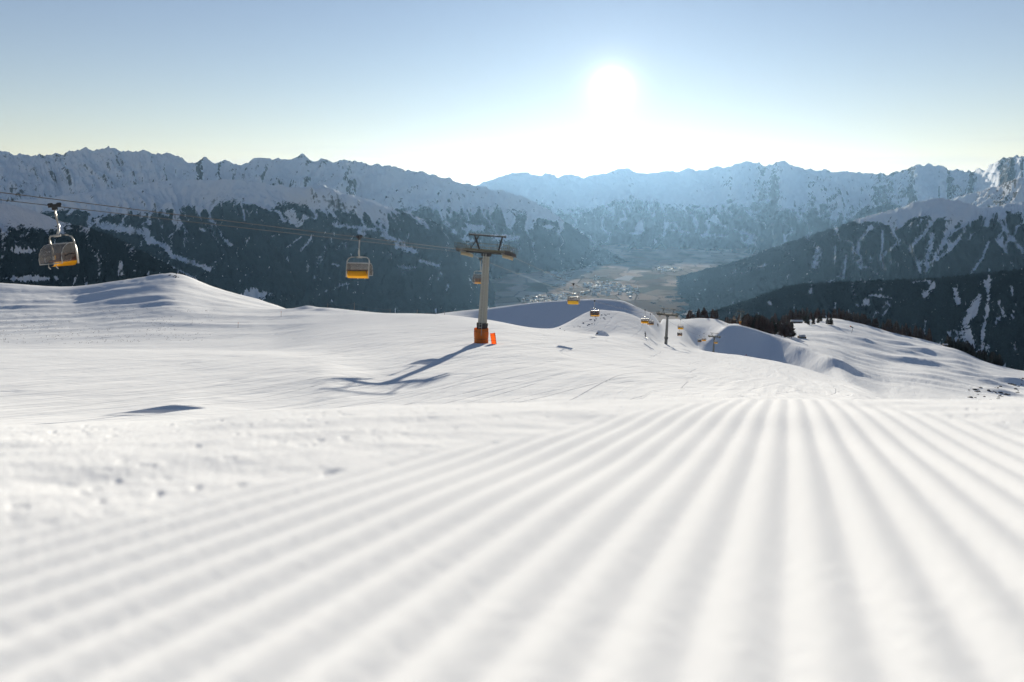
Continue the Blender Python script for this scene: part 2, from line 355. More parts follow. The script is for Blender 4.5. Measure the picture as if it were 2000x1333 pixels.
M_cord = snow_mat('corduroy_snow', 220.0, 0.00055)
structure(grid_mesh('snow_ground', XF, YF, ZF, M_cord), 'freshly groomed snow with parallel ridges in front of the camera')

# ------------------------------------------------------------------ mountains
def mountain(name, label, pts, base, L, back, ncol, nrow, mat, seed, tree, gul=0.45, gw=700.0, rough=60.0, conc=0.45, tj=130.0,
             chute=0.55, meadow=0.0, flat=None, rockiness=0.5, pad=150, spots=(), lmul=None, streaks=(), treeh=16.0):
    px = [p[0] for p in pts]
    u = np.linspace((px[0]-1000)/F, (px[-1]-1000)/F, ncol)
    R = pchip([(p-1000)/F for p in px], [p[2] for p in pts], u)
    PY = pchip([(p-1000)/F for p in px], [p[1] for p in pts], u)
    H = -(PY-HOR)/F*R
    t = np.linspace(0, 1, nrow)
    nb = max(6, nrow//10)
    s = np.concatenate([-back*np.linspace(1, 0.03, nb), L*(t**1.25)])
    Sg = np.repeat(s[:, None], ncol, 1); Rg = np.repeat(R[None, :], len(s), 0); Ug = np.repeat(u[None, :], len(s), 0)
    Hg = np.repeat(H[None, :], len(s), 0)
    if lmul:
        Lc = np.interp(u, [(a-1000)/F for a, _ in lmul], [b for _, b in lmul]); Sg = np.where(Sg > 0, Sg*Lc[None, :], Sg)
        LG = L*np.repeat(Lc[None, :], len(s), 0)
    else: LG = L
    Rw = Rg+0.05*L*gn(Ug*R.mean()/(gw*2.0), 0.7, seed+1)*1.0
    Yg = Rw-Sg; Xg = Ug*Yg
    C = Ug*R.mean()
    T = np.clip(Sg/LG, 0, 1)
    wx = C+0.5*gw*gn(C/(gw*1.7), Sg/(gw*2.2), seed+2)
    g = ridged(wx/gw, Sg/(gw*4.5)+7, 3, seed+3, 0.55)
    g2 = ridged(wx/(gw*0.27), Sg/(gw*1.1), 3, seed+4, 0.55)
    D = Hg-base
    prof = conc*T+(1-conc)*(1-(1-T)**2)
    env = np.minimum(1, T*5)*(1-0.5*T)
    drop = D*prof*(1+gul*(0.62-g)*env)
    z = Hg-drop
    if flat is not None:
        z = flat(z, Hg, Ug, Sg)
    z = z-D*0.075*np.minimum(1, T*9+0.10)*(g2-0.72)*-1.0*(1-T*0.4)
    z = z+rough*fbm(C/(gw*0.35), Yg/(gw*0.35), 5, seed+5, 0.58)*(0.35+0.65*np.minimum(1, T*6))
    z = z+rough*0.75*(ridged(C/(gw*0.26), 1.7+Sg/(gw*0.5), 4, seed+6, 0.55)-0.55)*np.exp(-np.abs(Sg)/(L*0.12))
    bk = Sg < 0
    z = np.where(bk, z-(-Sg)*0.62, z)
    # cover
    gz = np.gradient(z, axis=0)/np.maximum(1, np.abs(np.gradient(Yg, axis=0)))
    gx = np.gradient(z, axis=1)/np.maximum(1, np.abs(np.gradient(Xg, axis=1)))
    steep = np.hypot(gz, gx)
    tl = tree+170*(gw/900)*fbm(C/(gw*1.6), Sg/(gw*2.5), 3, seed+7)+70*(gw/900)*(g-0.6)*2
    forest = (tl-z)/tj+0.5
    below = np.clip((tl-z)/tj, 0, 50)
    forest = np.minimum(forest, 1.45)
    # avalanche chutes: bare snowy gullies running down from the tree line, fine ones joining coarse ones
    wa = wx+0.10*gw*gn(C/(gw*0.2), Sg/(gw*0.3), seed+9)
    la = 1-np.abs(gn(wa/(gw*0.62), Sg/(gw*5.0), seed+8)); lb = 1-np.abs(gn(wa/(gw*0.21)+0.25*Sg/gw, Sg/(gw*1.6), seed+10))
    wide = 0.035+0.10*np.exp(-below/2.0)
    forest = forest-chute*2.2*sstep(1-wide*1.3, 1-wide*0.5, la)*np.exp(-below/8.0)-chute*1.8*sstep(1-wide*1.6, 1-wide*0.5, lb)*np.exp(-below/2.6)
    sp = fbm(C/(gw*0.10), Sg/(gw*0.34), 4, seed+11, 0.68)+0.35*fbm(C/(gw*0.9), Sg/(gw*0.9), 2, seed+16)
    forest = forest-1.6*sstep(0.30-meadow, 0.55-meadow, sp)
    for (mx, my, mw, mh) in spots:      # clearings and meadows, by where they lie on the slope
        mu = (mx-1000)/F; v = HOR-F*z/Yg
        qx = C/(gw*0.2); qy = Sg/(gw*0.25)
        dd = np.sqrt((((Ug-mu)*F+mw*0.7*fbm(qx, qy, 3, seed+13))/mw)**2+((v-my+mh*0.9*fbm(qx, qy, 3, seed+14))/mh)**2)+0.95*fbm(qx*2.6, qy*1.5, 5, seed+15, 0.7)
        forest = forest-2.5*(1-sstep(0.7, 1.0, dd))
    if streaks:
        vv = HOR-F*z/Yg; uu = 1000+Ug*F; wob = fbm(C/(gw*0.07), Sg/(gw*0.16), 4, seed+17, 0.65)
        for line, wd in streaks:
            dm = np.full(z.shape, 1e9)
            for (xa, ya), (xb, yb) in zip(line, line[1:]):
                dx, dy = xb-xa, yb-ya; tt = np.clip(((uu-xa)*dx+(vv-ya)*dy)/(dx*dx+dy*dy+1e-6), 0, 1)
                dm = np.minimum(dm, np.hypot(uu-xa-tt*dx, vv-ya-tt*dy))
            forest = forest-1.55*(1-sstep(0.0, 1.5, dm/wd+1.1*wob))
    rock = rockiness*(steep-0.55)*0.9+0.75*(g2-0.66)+0.40*fbm((C+0.7*Sg)/(gw*0.10), (Sg-0.2*C)/(gw*0.24), 5, seed+12, 0.72)+0.42*fbm(C/(gw*0.9), Sg/(gw*0.6), 2, seed+19)-0.02
    z = z+treeh*rng.random(z.shape)**1.5*sstep(0.55, 0.9, forest)*(Sg > -0.2*back)   # the canopy stands proud of the snow
    o = grid_mesh(name, Xg, Yg, z, mat, {'forest': forest, 'rock': rock})
    return structure(o, label)

LEFT_STREAKS = [([(175,382),(132,420)],4),([(205,377),(185,405)],3),([(262,375),(225,405),(187,435)],2.6),([(332,375),(327,395)],3),([(215,392),(213,412)],2),([(195,440),(240,448),(287,457),(295,472)],9),([(300,472),(325,482),(335,500),(410,527)],6),([(270,492),(320,517),(375,542)],5),
 ([(655,441),(690,444),(732,450)],4.5),([(747,461),(788,474)],4.5),([(775,481),(811,492)],7),([(821,510),(857,520)],4),([(778,522),(811,524)],2.6),([(589,464),(561,484)],2),([(609,464),(587,492)],2.6),([(635,571),(684,553)],2.2),([(602,522),(600,530)],3.5),([(650,517),(662,520)],3),([(475,412),(478,430)],2.5),([(392,448),(400,452)],4),([(440,470),(452,480)],2.5)]
RIGHT_STREAKS = [([(1829,420),(1804,459),(1776,487),(1794,516),(1797,533)],5),([(1871,424),(1850,456),(1836,487),(1808,530)],5),([(1822,459),(1808,516)],7),([(1885,449),(1857,487),(1829,509)],3.5),([(1758,470),(1723,502),(1727,526)],3.5),([(1723,452),(1723,487),(1720,509)],3),([(1702,442),(1677,473),(1674,495)],4),([(1653,498),(1647,544)],2.6),([(1597,488),(1590,520)],7),([(1931,473),(1920,502),(1899,533)],3.5),([(1952,431),(1970,459),(2000,494)],5),([(1631,480),(1630,516)],2),([(1742,445),(1750,470)],3),([(1765,425),(1750,440)],5),([(1700,420),(1760,412)],5)]
HILL_STREAKS = [([(1822,558),(1804,579)],7),([(1864,565),(1871,593)],6.5),([(1931,544),(1928,607),(1920,643),(1917,688)],4.5),([(1899,600),(1885,635),(1896,671)],9),([(1912,580),(1905,615)],6),([(1868,671),(1899,681)],5),([(1808,628),(1804,657)],2),([(1631,593),(1630,611)],2),([(1737,600),(1723,618)],2.2),([(1698,577),(1741,583)],3),([(1783,552),(1815,549)],2.2),([(1586,561),(1582,572)],4),([(1500,592),(1506,594)],3),([(1950,590),(1960,620)],4),([(1975,560),(1978,580)],3)]
FAR_LEFT_STREAKS = [([(737,374),(763,390),(768,408)],3.2),([(770,369),(765,390)],3),([(839,374),(855,402),(865,430)],3.2),([(906,374),(885,402),(880,425)],3.2),([(867,374),(885,400)],2.4),([(848,372),(858,395)],2),([(780,372),(785,384)],3),([(925,390),(918,405)],4),([(955,385),(950,410)],2)]+LEFT_STREAKS[:8]
FAR_STREAKS = [([(1400,395),(1430,420)],3),([(1345,390),(1335,410)],3),([(1370,392),(1385,415)],3),([(1575,395),(1560,435)],3),([(1640,395),(1655,425)],4),([(1690,400),(1660,425)],3),([(1225,398),(1230,415)],3),([(1290,395),(1300,420)],3),([(1450,455),(1490,470)],5),([(1460,470),(1475,475)],6),([(1310,450),(1345,455)],3),([(1370,460),(1420,462)],3)]
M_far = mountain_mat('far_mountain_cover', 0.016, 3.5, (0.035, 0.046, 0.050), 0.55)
M_mid = mountain_mat('mid_mountain_cover', 0.030, 3.5, (0.014, 0.029, 0.036), 0.8)
M_nr = mountain_mat('wooded_mountain_cover', 0.06, 3.5, (0.013, 0.025, 0.031))

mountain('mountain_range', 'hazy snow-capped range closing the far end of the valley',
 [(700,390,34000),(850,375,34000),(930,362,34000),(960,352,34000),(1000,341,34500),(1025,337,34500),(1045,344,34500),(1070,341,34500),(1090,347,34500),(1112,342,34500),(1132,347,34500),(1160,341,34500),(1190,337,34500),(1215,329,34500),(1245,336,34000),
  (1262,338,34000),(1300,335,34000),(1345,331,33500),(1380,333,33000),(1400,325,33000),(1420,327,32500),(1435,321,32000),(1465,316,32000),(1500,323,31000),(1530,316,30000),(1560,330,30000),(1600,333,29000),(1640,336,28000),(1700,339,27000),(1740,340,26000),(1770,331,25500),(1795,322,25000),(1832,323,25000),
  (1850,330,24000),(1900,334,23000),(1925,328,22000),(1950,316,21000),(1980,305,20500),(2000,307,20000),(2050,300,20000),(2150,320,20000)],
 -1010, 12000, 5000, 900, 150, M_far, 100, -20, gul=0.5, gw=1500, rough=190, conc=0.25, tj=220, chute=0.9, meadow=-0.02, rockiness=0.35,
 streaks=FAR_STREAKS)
mountain('mountain_ridge', 'long snowy ridge with dark wooded flanks above the valley village',
 [(-250,300,14500),(-100,285,14500),(0,293,14500),(40,301,14500),(75,301,14500),(115,303,14500),(155,291,14500),(190,291,14500),(217,289,14500),(240,298,14500),(270,296,14500),(322,299,14500),(380,319,14500),(400,311,14800),(420,317,14800),(440,312,15000),(465,321,15000),(500,309,15000),(560,313,15500),(588,302,15500),(612,314,15500),(633,308,15500),(660,317,15500),
  (672,314,15500),(700,317,16000),(750,322,16000),(800,333,16500),(850,343,16500),(900,356,17000),(930,364,17000),(1000,378,17000),(1040,394,17000),(1100,430,17000),(1150,467,17500),(1195,498,18000),(1230,520,18500)],
 -1010, 5200, 2500, 900, 170, M_mid, 200, -115, gul=0.5, gw=950, rough=125, conc=0.3, tj=120, chute=0.8, meadow=-0.04, rockiness=0.5,
 lmul=[(850,1.0),(950,0.75),(1050,0.5),(1200,0.25)], streaks=FAR_LEFT_STREAKS, spots=[(925,446,22,7),(1075,443,12,5),(985,465,25,7),(870,470,60,6)])
def m2flat(z, H, U, Sg):
    px = 1000+U*F
    k = sstep(560, 600, px)*(1-sstep(760, 860, px))*(1-sstep(260, 520, Sg))
    return z*(1-k)+(H-Sg*0.04)*k
mountain('mountain_spur', 'dark wooded spur with a sunlit snowy shoulder behind the lift',
 [(-200,420,12000),(0,395,12000),(200,372,11500),(350,352,11500),(450,352,11000),(540,362,10500),(590,368,10000),(625,362,9800),(660,374,9700),(700,386,9600),(760,405,9600),(850,437,9900),(900,468,10300),(940,515,11000),(965,565,11600),(990,625,12000)],
 -1010, 4400, 1500, 640, 200, M_mid, 300, -40, gul=0.5, gw=620, rough=45, conc=0.45, tj=70, chute=0.7, meadow=0.01, flat=m2flat, rockiness=0.4,
 streaks=LEFT_STREAKS+[([(600,385),(640,368),(690,392)],11),([(700,392),(740,408)],5)], spots=[(500,575,30,10)])
mountain('mountain_flank', 'dark wooded flank with a sunlit snow crest behind the left chair',
 [(-300,340,4200),(-100,370,4200),(0,394,4200),(60,411,4100),(110,429,4000),(150,441,4000),(200,456,3900),(260,482,3800),(320,512,3700),(380,550,3600),(450,600,3600)],
 -900, 1900, 900, 420, 150, M_nr, 400, -60, gul=0.35, gw=420, rough=14, treeh=9.0, conc=0.6, tj=40, chute=0.4, meadow=0.02, rockiness=0.2,
 spots=[(35,490,35,5),(60,545,50,5),(90,440,20,6)])
mountain('mountain_shoulder', 'snow-topped wooded mountain with avalanche chutes right of the valley',
 [(1240,580,15500),(1300,546,14500),(1350,533,13500),(1400,520,12600),(1450,507,11800),(1500,489,11200),(1550,472,10600),(1600,456,10200),(1650,439,9900),(1700,421,9600),(1760,405,9300),(1800,391,9100),(1840,387,9000),(1880,394,9000),(1930,406,9000),(1960,401,8900),(2000,395,8800),(2100,370,8800),(2200,360,8800)],
 -1010, 4800, 2500, 640, 200, M_mid, 500, -85, gul=0.55, gw=620, rough=40, conc=0.45, tj=55, chute=1.0, meadow=0.0, rockiness=0.35,
 streaks=RIGHT_STREAKS)
mountain('mountain_crest', 'snowy crest with sunlit streaks at the right edge behind the wooded mountain',
 [(1780,420,14500),(1850,392,14000),(1900,378,13500),(1950,362,13000),(2000,346,12500),(2080,325,12500),(2200,320,12500)],
 -600, 3200, 2500, 300, 110, M_mid, 600, -150, gul=0.5, gw=800, rough=50, conc=0.4, tj=110, rockiness=0.3)
mountain('hill', 'dark forested hill across the side valley on the right',
 [(1300,648,5200),(1360,620,4800),(1420,601,4500),(1470,584,4300),(1500,573,4200),(1560,556,4000),(1650,552,3800),(1750,550,3600),(1850,545,3400),(1930,536,3300),(2000,528,3200),(2150,505,3200),(2300,490,3200)],
 -760, 1700, 1500, 520, 200, M_nr, 700, 400, gul=0.35, gw=330, rough=11, treeh=9.0, conc=0.7, tj=60, chute=0.0, meadow=0.05, rockiness=0.15,
 streaks=HILL_STREAKS)

# valley floor
M_val, vn, vb = new_mat('valley_fields')
vb.inputs['Roughness'].default_value = 0.95; vb.inputs['Specular IOR Level'].default_value = 0.0
g_ = vn.nodes.new('ShaderNodeNewGeometry'); mp = vn.nodes.new('ShaderNodeMapping'); mp.inputs['Rotation'].default_value = (0, 0, 0.5); mp.inputs['Scale'].default_value = (1, 0.45, 1)
vn.links.new(g_.outputs['Position'], mp.inputs['Vector'])
vo = vn.nodes.new('ShaderNodeTexVoronoi'); vo.inputs['Scale'].default_value = 0.0035; vo.inputs['Randomness'].default_value = 0.9
vn.links.new(mp.outputs[0], vo.inputs['Vector'])
rp = vn.nodes.new('ShaderNodeValToRGB'); vn.links.new(vo.outputs['Color'], rp.inputs['Fac'])
cr = rp.color_ramp; cr.interpolation = 'CONSTANT'
for i, (p, c) in enumerate([(0, (0.38,0.29,0.22)), (0.25, (0.48,0.38,0.30)), (0.45, (0.30,0.24,0.18)), (0.6, (0.54,0.44,0.36)), (0.75, (0.15,0.14,0.10)), (0.88, (0.60,0.52,0.44))]):
    e = cr.elements[i] if i < 2 else cr.elements.new(p); e.position = p; e.color = (*c, 1)
nz = vn.nodes.new('ShaderNodeTexNoise'); nz.inputs['Scale'].default_value = 0.0016; nz.inputs['Detail'].default_value = 7; nz.inputs['Roughness'].default_value = 0.65
vn.links.new(mp.outputs[0], nz.inputs['Vector'])
r2 = vn.nodes.new('ShaderNodeValToRGB'); vn.links.new(nz.outputs['Fac'], r2.inputs['Fac'])
r2.color_ramp.elements[0].position = 0.55; r2.color_ramp.elements[1].position = 0.64
vm = vn.nodes.new('ShaderNodeMix'); vm.data_type = 'RGBA'; vn.links.new(r2.outputs[0], vm.inputs['Factor'])
ve = vn.nodes.new('ShaderNodeTexVoronoi'); ve.feature = 'DISTANCE_TO_EDGE'; ve.inputs['Scale'].default_value = 0.0035; ve.inputs['Randomness'].default_value = 0.9; vn.links.new(mp.outputs[0], ve.inputs['Vector'])
re_ = vn.nodes.new('ShaderNodeMapRange'); re_.inputs['From Max'].default_value = 0.05; vn.links.new(ve.outputs['Distance'], re_.inputs['Value'])
vh = vn.nodes.new('ShaderNodeMix'); vh.data_type = 'RGBA'; vn.links.new(re_.outputs[0], vh.inputs['Factor']); vh.inputs['A'].default_value = (0.07, 0.06, 0.045, 1); vn.links.new(rp.outputs[0], vh.inputs['B'])
vn.links.new(vh.outputs['Result'], vm.inputs['A']); vm.inputs['B'].default_value = (0.13, 0.10, 0.07, 1)
vn.links.new(vm.outputs['Result'], vb.inputs['Base Color'])
yv = np.linspace(2500, 48000, 160); uv_ = np.linspace(-0.9, 0.9, 200)
YV = np.repeat(yv[:, None], 200, 1); XV = uv_[None, :]*YV
ZV = -1000+8*fbm(XV/900, YV/900, 3, 901)
structure(grid_mesh('valley_floor_ground', XV, YV, ZV, M_val), 'brown snowless fields on the valley floor')


# ================================================================== objects
class MB:
    """collects shapes, builds one mesh object"""
    def __init__(self): self.bm = bmesh.new()
    def box(self, c, sz, rot=None):
        r = bmesh.ops.create_cube(self.bm, size=1.0)['verts']
        M = Matrix.Translation(Vector(c)) @ (rot.to_4x4() if rot else Matrix.Identity(4)) @ Matrix.Diagonal((*sz, 1))
        bmesh.ops.transform(self.bm, matrix=M, verts=r); return self
    def bar(self, a, b, w, h=None):
        a = Vector(a); b = Vector(b); d = b-a
        return self.box((a+b)/2, (w, h or w, d.length), d.to_track_quat('Z', 'Y').to_matrix())
    def cyl(self, a, b, r1, r2=None, n=12, cap=True):
        a = Vector(a); b = Vector(b); d = b-a
        v = bmesh.ops.create_cone(self.bm, segments=n, radius1=r1, radius2=r1 if r2 is None else r2, depth=d.length, cap_ends=cap)['verts']
        M = Matrix.Translation((a+b)/2) @ d.to_track_quat('Z', 'Y').to_matrix().to_4x4()
        bmesh.ops.transform(self.bm, matrix=M, verts=v); return self
    def tube(self, pts, r, n=8):
        pts = [Vector(p) for p in pts]; rr = r if isinstance(r, (list, tuple)) else [r]*len(pts); rings = []
        for i, p in enumerate(pts):
            d = (pts[min(i+1, len(pts)-1)]-pts[max(i-1, 0)]).normalized()
            q = d.to_track_quat('Z', 'X').to_matrix() if abs(d.x) < 0.9 else d.to_track_quat('Z', 'Y').to_matrix()
            rings.append([self.bm.verts.new(p+q @ Vector((math.cos(2*math.pi*k/n)*rr[i], math.sin(2*math.pi*k/n)*rr[i], 0))) for k in range(n)])
        for a, b in zip(rings, rings[1:]):
            # match the ring starts so that the tube does not twist
            k0 = min(range(n), key=lambda k: (a[0].co-b[k].co).length)
            for k in range(n):
                self.bm.faces.new((a[k], a[(k+1) % n], b[(k0+k+1) % n], b[(k0+k) % n]))
        self.bm.faces.new(list(reversed(rings[0]))); self.bm.faces.new(rings[-1]); return self
    def sheet(self, P, th=0.03):
        """P[i][j] grid of points, given a thickness"""
        V = [[self.bm.verts.new(Vector(p)) for p in row] for row in P]; fs = []
        for i in range(len(V)-1):
            for j in range(len(V[0])-1):
                fs.append(self.bm.faces.new((V[i][j], V[i][j+1], V[i+1][j+1], V[i+1][j])))
        bmesh.ops.solidify(self.bm, geom=fs, thickness=th); return self
    def poly(self, pts, th):
        f = self.bm.faces.new([self.bm.verts.new(Vector(p)) for p in pts]); bmesh.ops.solidify(self.bm, geom=[f], thickness=th); return self
    def build(self, name, mat, parent=None, smooth=False, bevel=0.0):
        if bevel: bmesh.ops.bevel(self.bm, geom=self.bm.edges[:], offset=bevel, segments=1, affect='EDGES', clamp_overlap=True)
        bmesh.ops.recalc_face_normals(self.bm, faces=self.bm.faces[:])
        me = bpy.data.meshes.new(name); self.bm.to_mesh(me); self.bm.free()
        if smooth:
            for p in me.polygons: p.use_smooth = True
        me.materials.append(mat)
        o = bpy.data.objects.new(name, me); COL.objects.link(o); o.parent = parent
        return o
def thing(name, label, cat, loc=(0, 0, 0), rz=0.0, group=None):
    o = bpy.data.objects.new(name, None); COL.objects.link(o); o.location = loc; o.rotation_euler = (0, 0, rz)
    o.empty_display_size = 0.2
    return tag(o, label, cat, group)
def tag(o, label, cat, group=None):
    o['label'] = label; o['category'] = cat
    if group: o['group'] = group
    return o
def copy_tree(o, parent=None):
    c = o.copy(); COL.objects.link(c); c.parent = parent
    for ch in KIDS(o): copy_tree(ch, c)
    return c
def KIDS(o): return [c for c in ALLOBJ() if c.parent == o]
_cache = {}
def ALLOBJ(): return list(COL.objects)

M_steel = simple('galvanised_steel', (0.40, 0.40, 0.37), 0.5, 0.3, 0.15, 3.0)
M_pole = simple('grey_green_pylon_paint', (0.30, 0.30, 0.265), 0.55, 0.1, 0.12, 1.2)
M_dark = simple('dark_steel', (0.035, 0.035, 0.037), 0.8, 0.0, 0.3, 4.0)
M_pole2 = simple('dark_pylon_paint', (0.13, 0.13, 0.125), 0.7, 0.0, 0.15, 1.2)
M_rail = simple('zinc_rail', (0.12, 0.115, 0.08), 0.7, 0.1, 0.2, 5.0)
M_rub = simple('sheave_rubber', (0.10, 0.075, 0.05), 0.7, 0.0, 0.3, 5.0)
M_sheave = simple('sheave_aluminium', (0.45, 0.38, 0.25), 0.45, 0.4, 0.2, 5.0)
M_rope = simple('steel_rope', (0.07, 0.065, 0.06), 0.75, 0.1, 0.2, 3.0)
M_yel = simple('yellow_shell', (0.92, 0.60, 0.06), 0.4, 0.0, 0.05, 2.0)
def _translucent(m, amt):     # thin glass-fibre lets sunlight through
    n = m.node_tree; o = [x for x in n.nodes if x.type == 'OUTPUT_MATERIAL'][0]; p = [x for x in n.nodes if x.type == 'BSDF_PRINCIPLED'][0]
    tr = n.nodes.new('ShaderNodeBsdfTranslucent'); mx = n.nodes.new('ShaderNodeMixShader'); mx.inputs[0].default_value = amt
    n.links.new(p.inputs['Base Color'].links[0].from_socket, tr.inputs['Color'])
    n.links.new(p.outputs[0], mx.inputs[1]); n.links.new(tr.outputs[0], mx.inputs[2]); n.links.new(mx.outputs[0], o.inputs['Surface'])
_translucent(M_yel, 0.4)
M_frame = simple('light_grey_frame', (0.50, 0.49, 0.46), 0.4, 0.35, 0.08, 3.0)
M_seat = simple('brown_upholstery', (0.16, 0.075, 0.05), 0.7, 0.0, 0.2, 6.0)
M_black = simple('black_plastic', (0.02, 0.02, 0.022), 0.5, 0.0, 0.2, 5.0)
M_orange = simple('orange_padding', (0.80, 0.24, 0.035), 0.55, 0.0, 0.10, 1.5, 0.5)
def glass_mat(name, tint, alpha, rough=0.08):
    m = bpy.data.materials.new(name); m.use_nodes = True; n = m.node_tree; n.nodes.clear()
    o = n.nodes.new('ShaderNodeOutputMaterial'); mx = n.nodes.new('ShaderNodeMixShader')
    t = n.nodes.new('ShaderNodeBsdfTransparent'); t.inputs[0].default_value = (*tint, 1)
    p = n.nodes.new('ShaderNodeBsdfPrincipled'); p.inputs['Base Color'].default_value = (0.42, 0.40, 0.38, 1); p.inputs['Roughness'].default_value = rough
    p.inputs['Specular IOR Level'].default_value = 0.6
    no = n.nodes.new('ShaderNodeTexNoise'); no.inputs['Scale'].default_value = 2.5; tc = n.nodes.new('ShaderNodeTexCoord'); n.links.new(tc.outputs['Object'], no.inputs['Vector'])
    mr = n.nodes.new('ShaderNodeMapRange'); mr.inputs['To Min'].default_value = alpha*0.8; mr.inputs['To Max'].default_value = alpha*1.2; n.links.new(no.outputs['Fac'], mr.inputs['Value'])
    n.links.new(mr.outputs[0], mx.inputs['Fac']); n.links.new(t.outputs[0], mx.inputs[1]); n.links.new(p.outputs[0], mx.inputs[2]); n.links.new(mx.outputs[0], o.inputs['Surface'])
    return m
M_glass = glass_mat('smoked_bubble', (0.84, 0.82, 0.80), 0.30)

# ------------------------------------------------------------------ chairlift line
LD = Vector((DIRT, 1, 0)).normalized(); LZ = -math.atan(DIRT)
XA, XB, XC = -38.3, -44.5, -41.4
TOW = [(-60, 10.6, 0), (140, -6.9, 0.3), (364, -40.6, 1.6), (620, -82.6, 1.8), (1032, -111.3, 3.0), (1720, -236.0, 4.0)]   # distance, rope height, sag of the span before... after
def rope_z(Y):
    for (y0, z0, _), (y1, z1, sg) in zip(TOW, TOW[1:]):
        if Y <= y1:
            t = (Y-y0)/(y1-y0); return z0+(z1-z0)*t-4*sg*t*(1-t)
    return TOW[-1][1]
LEAN = 0.06
def rope_pt(X0, Y): return Vector((X0+DIRT*Y, Y, rope_z(Y)+(-0.18 if X0 == XA else (0.18 if X0 == XB else 0))))
def rope_dir(Y): return (rope_pt(0, Y+2)-rope_pt(0, Y-2)).normalized()
for X0, lab in ((XA, 'steel rope carrying the descending yellow-backed chairs'), (XB, 'steel rope carrying the ascending chairs, farther side of the pylons')):
    ys = list(np.linspace(-60, 1720, 240))
    o = MB().tube([rope_pt(X0, y) for y in ys], 0.024, 6).build('haul_rope', M_rope, None, True)
    tag(o, lab, 'rope', 'ropes of the chairlift')

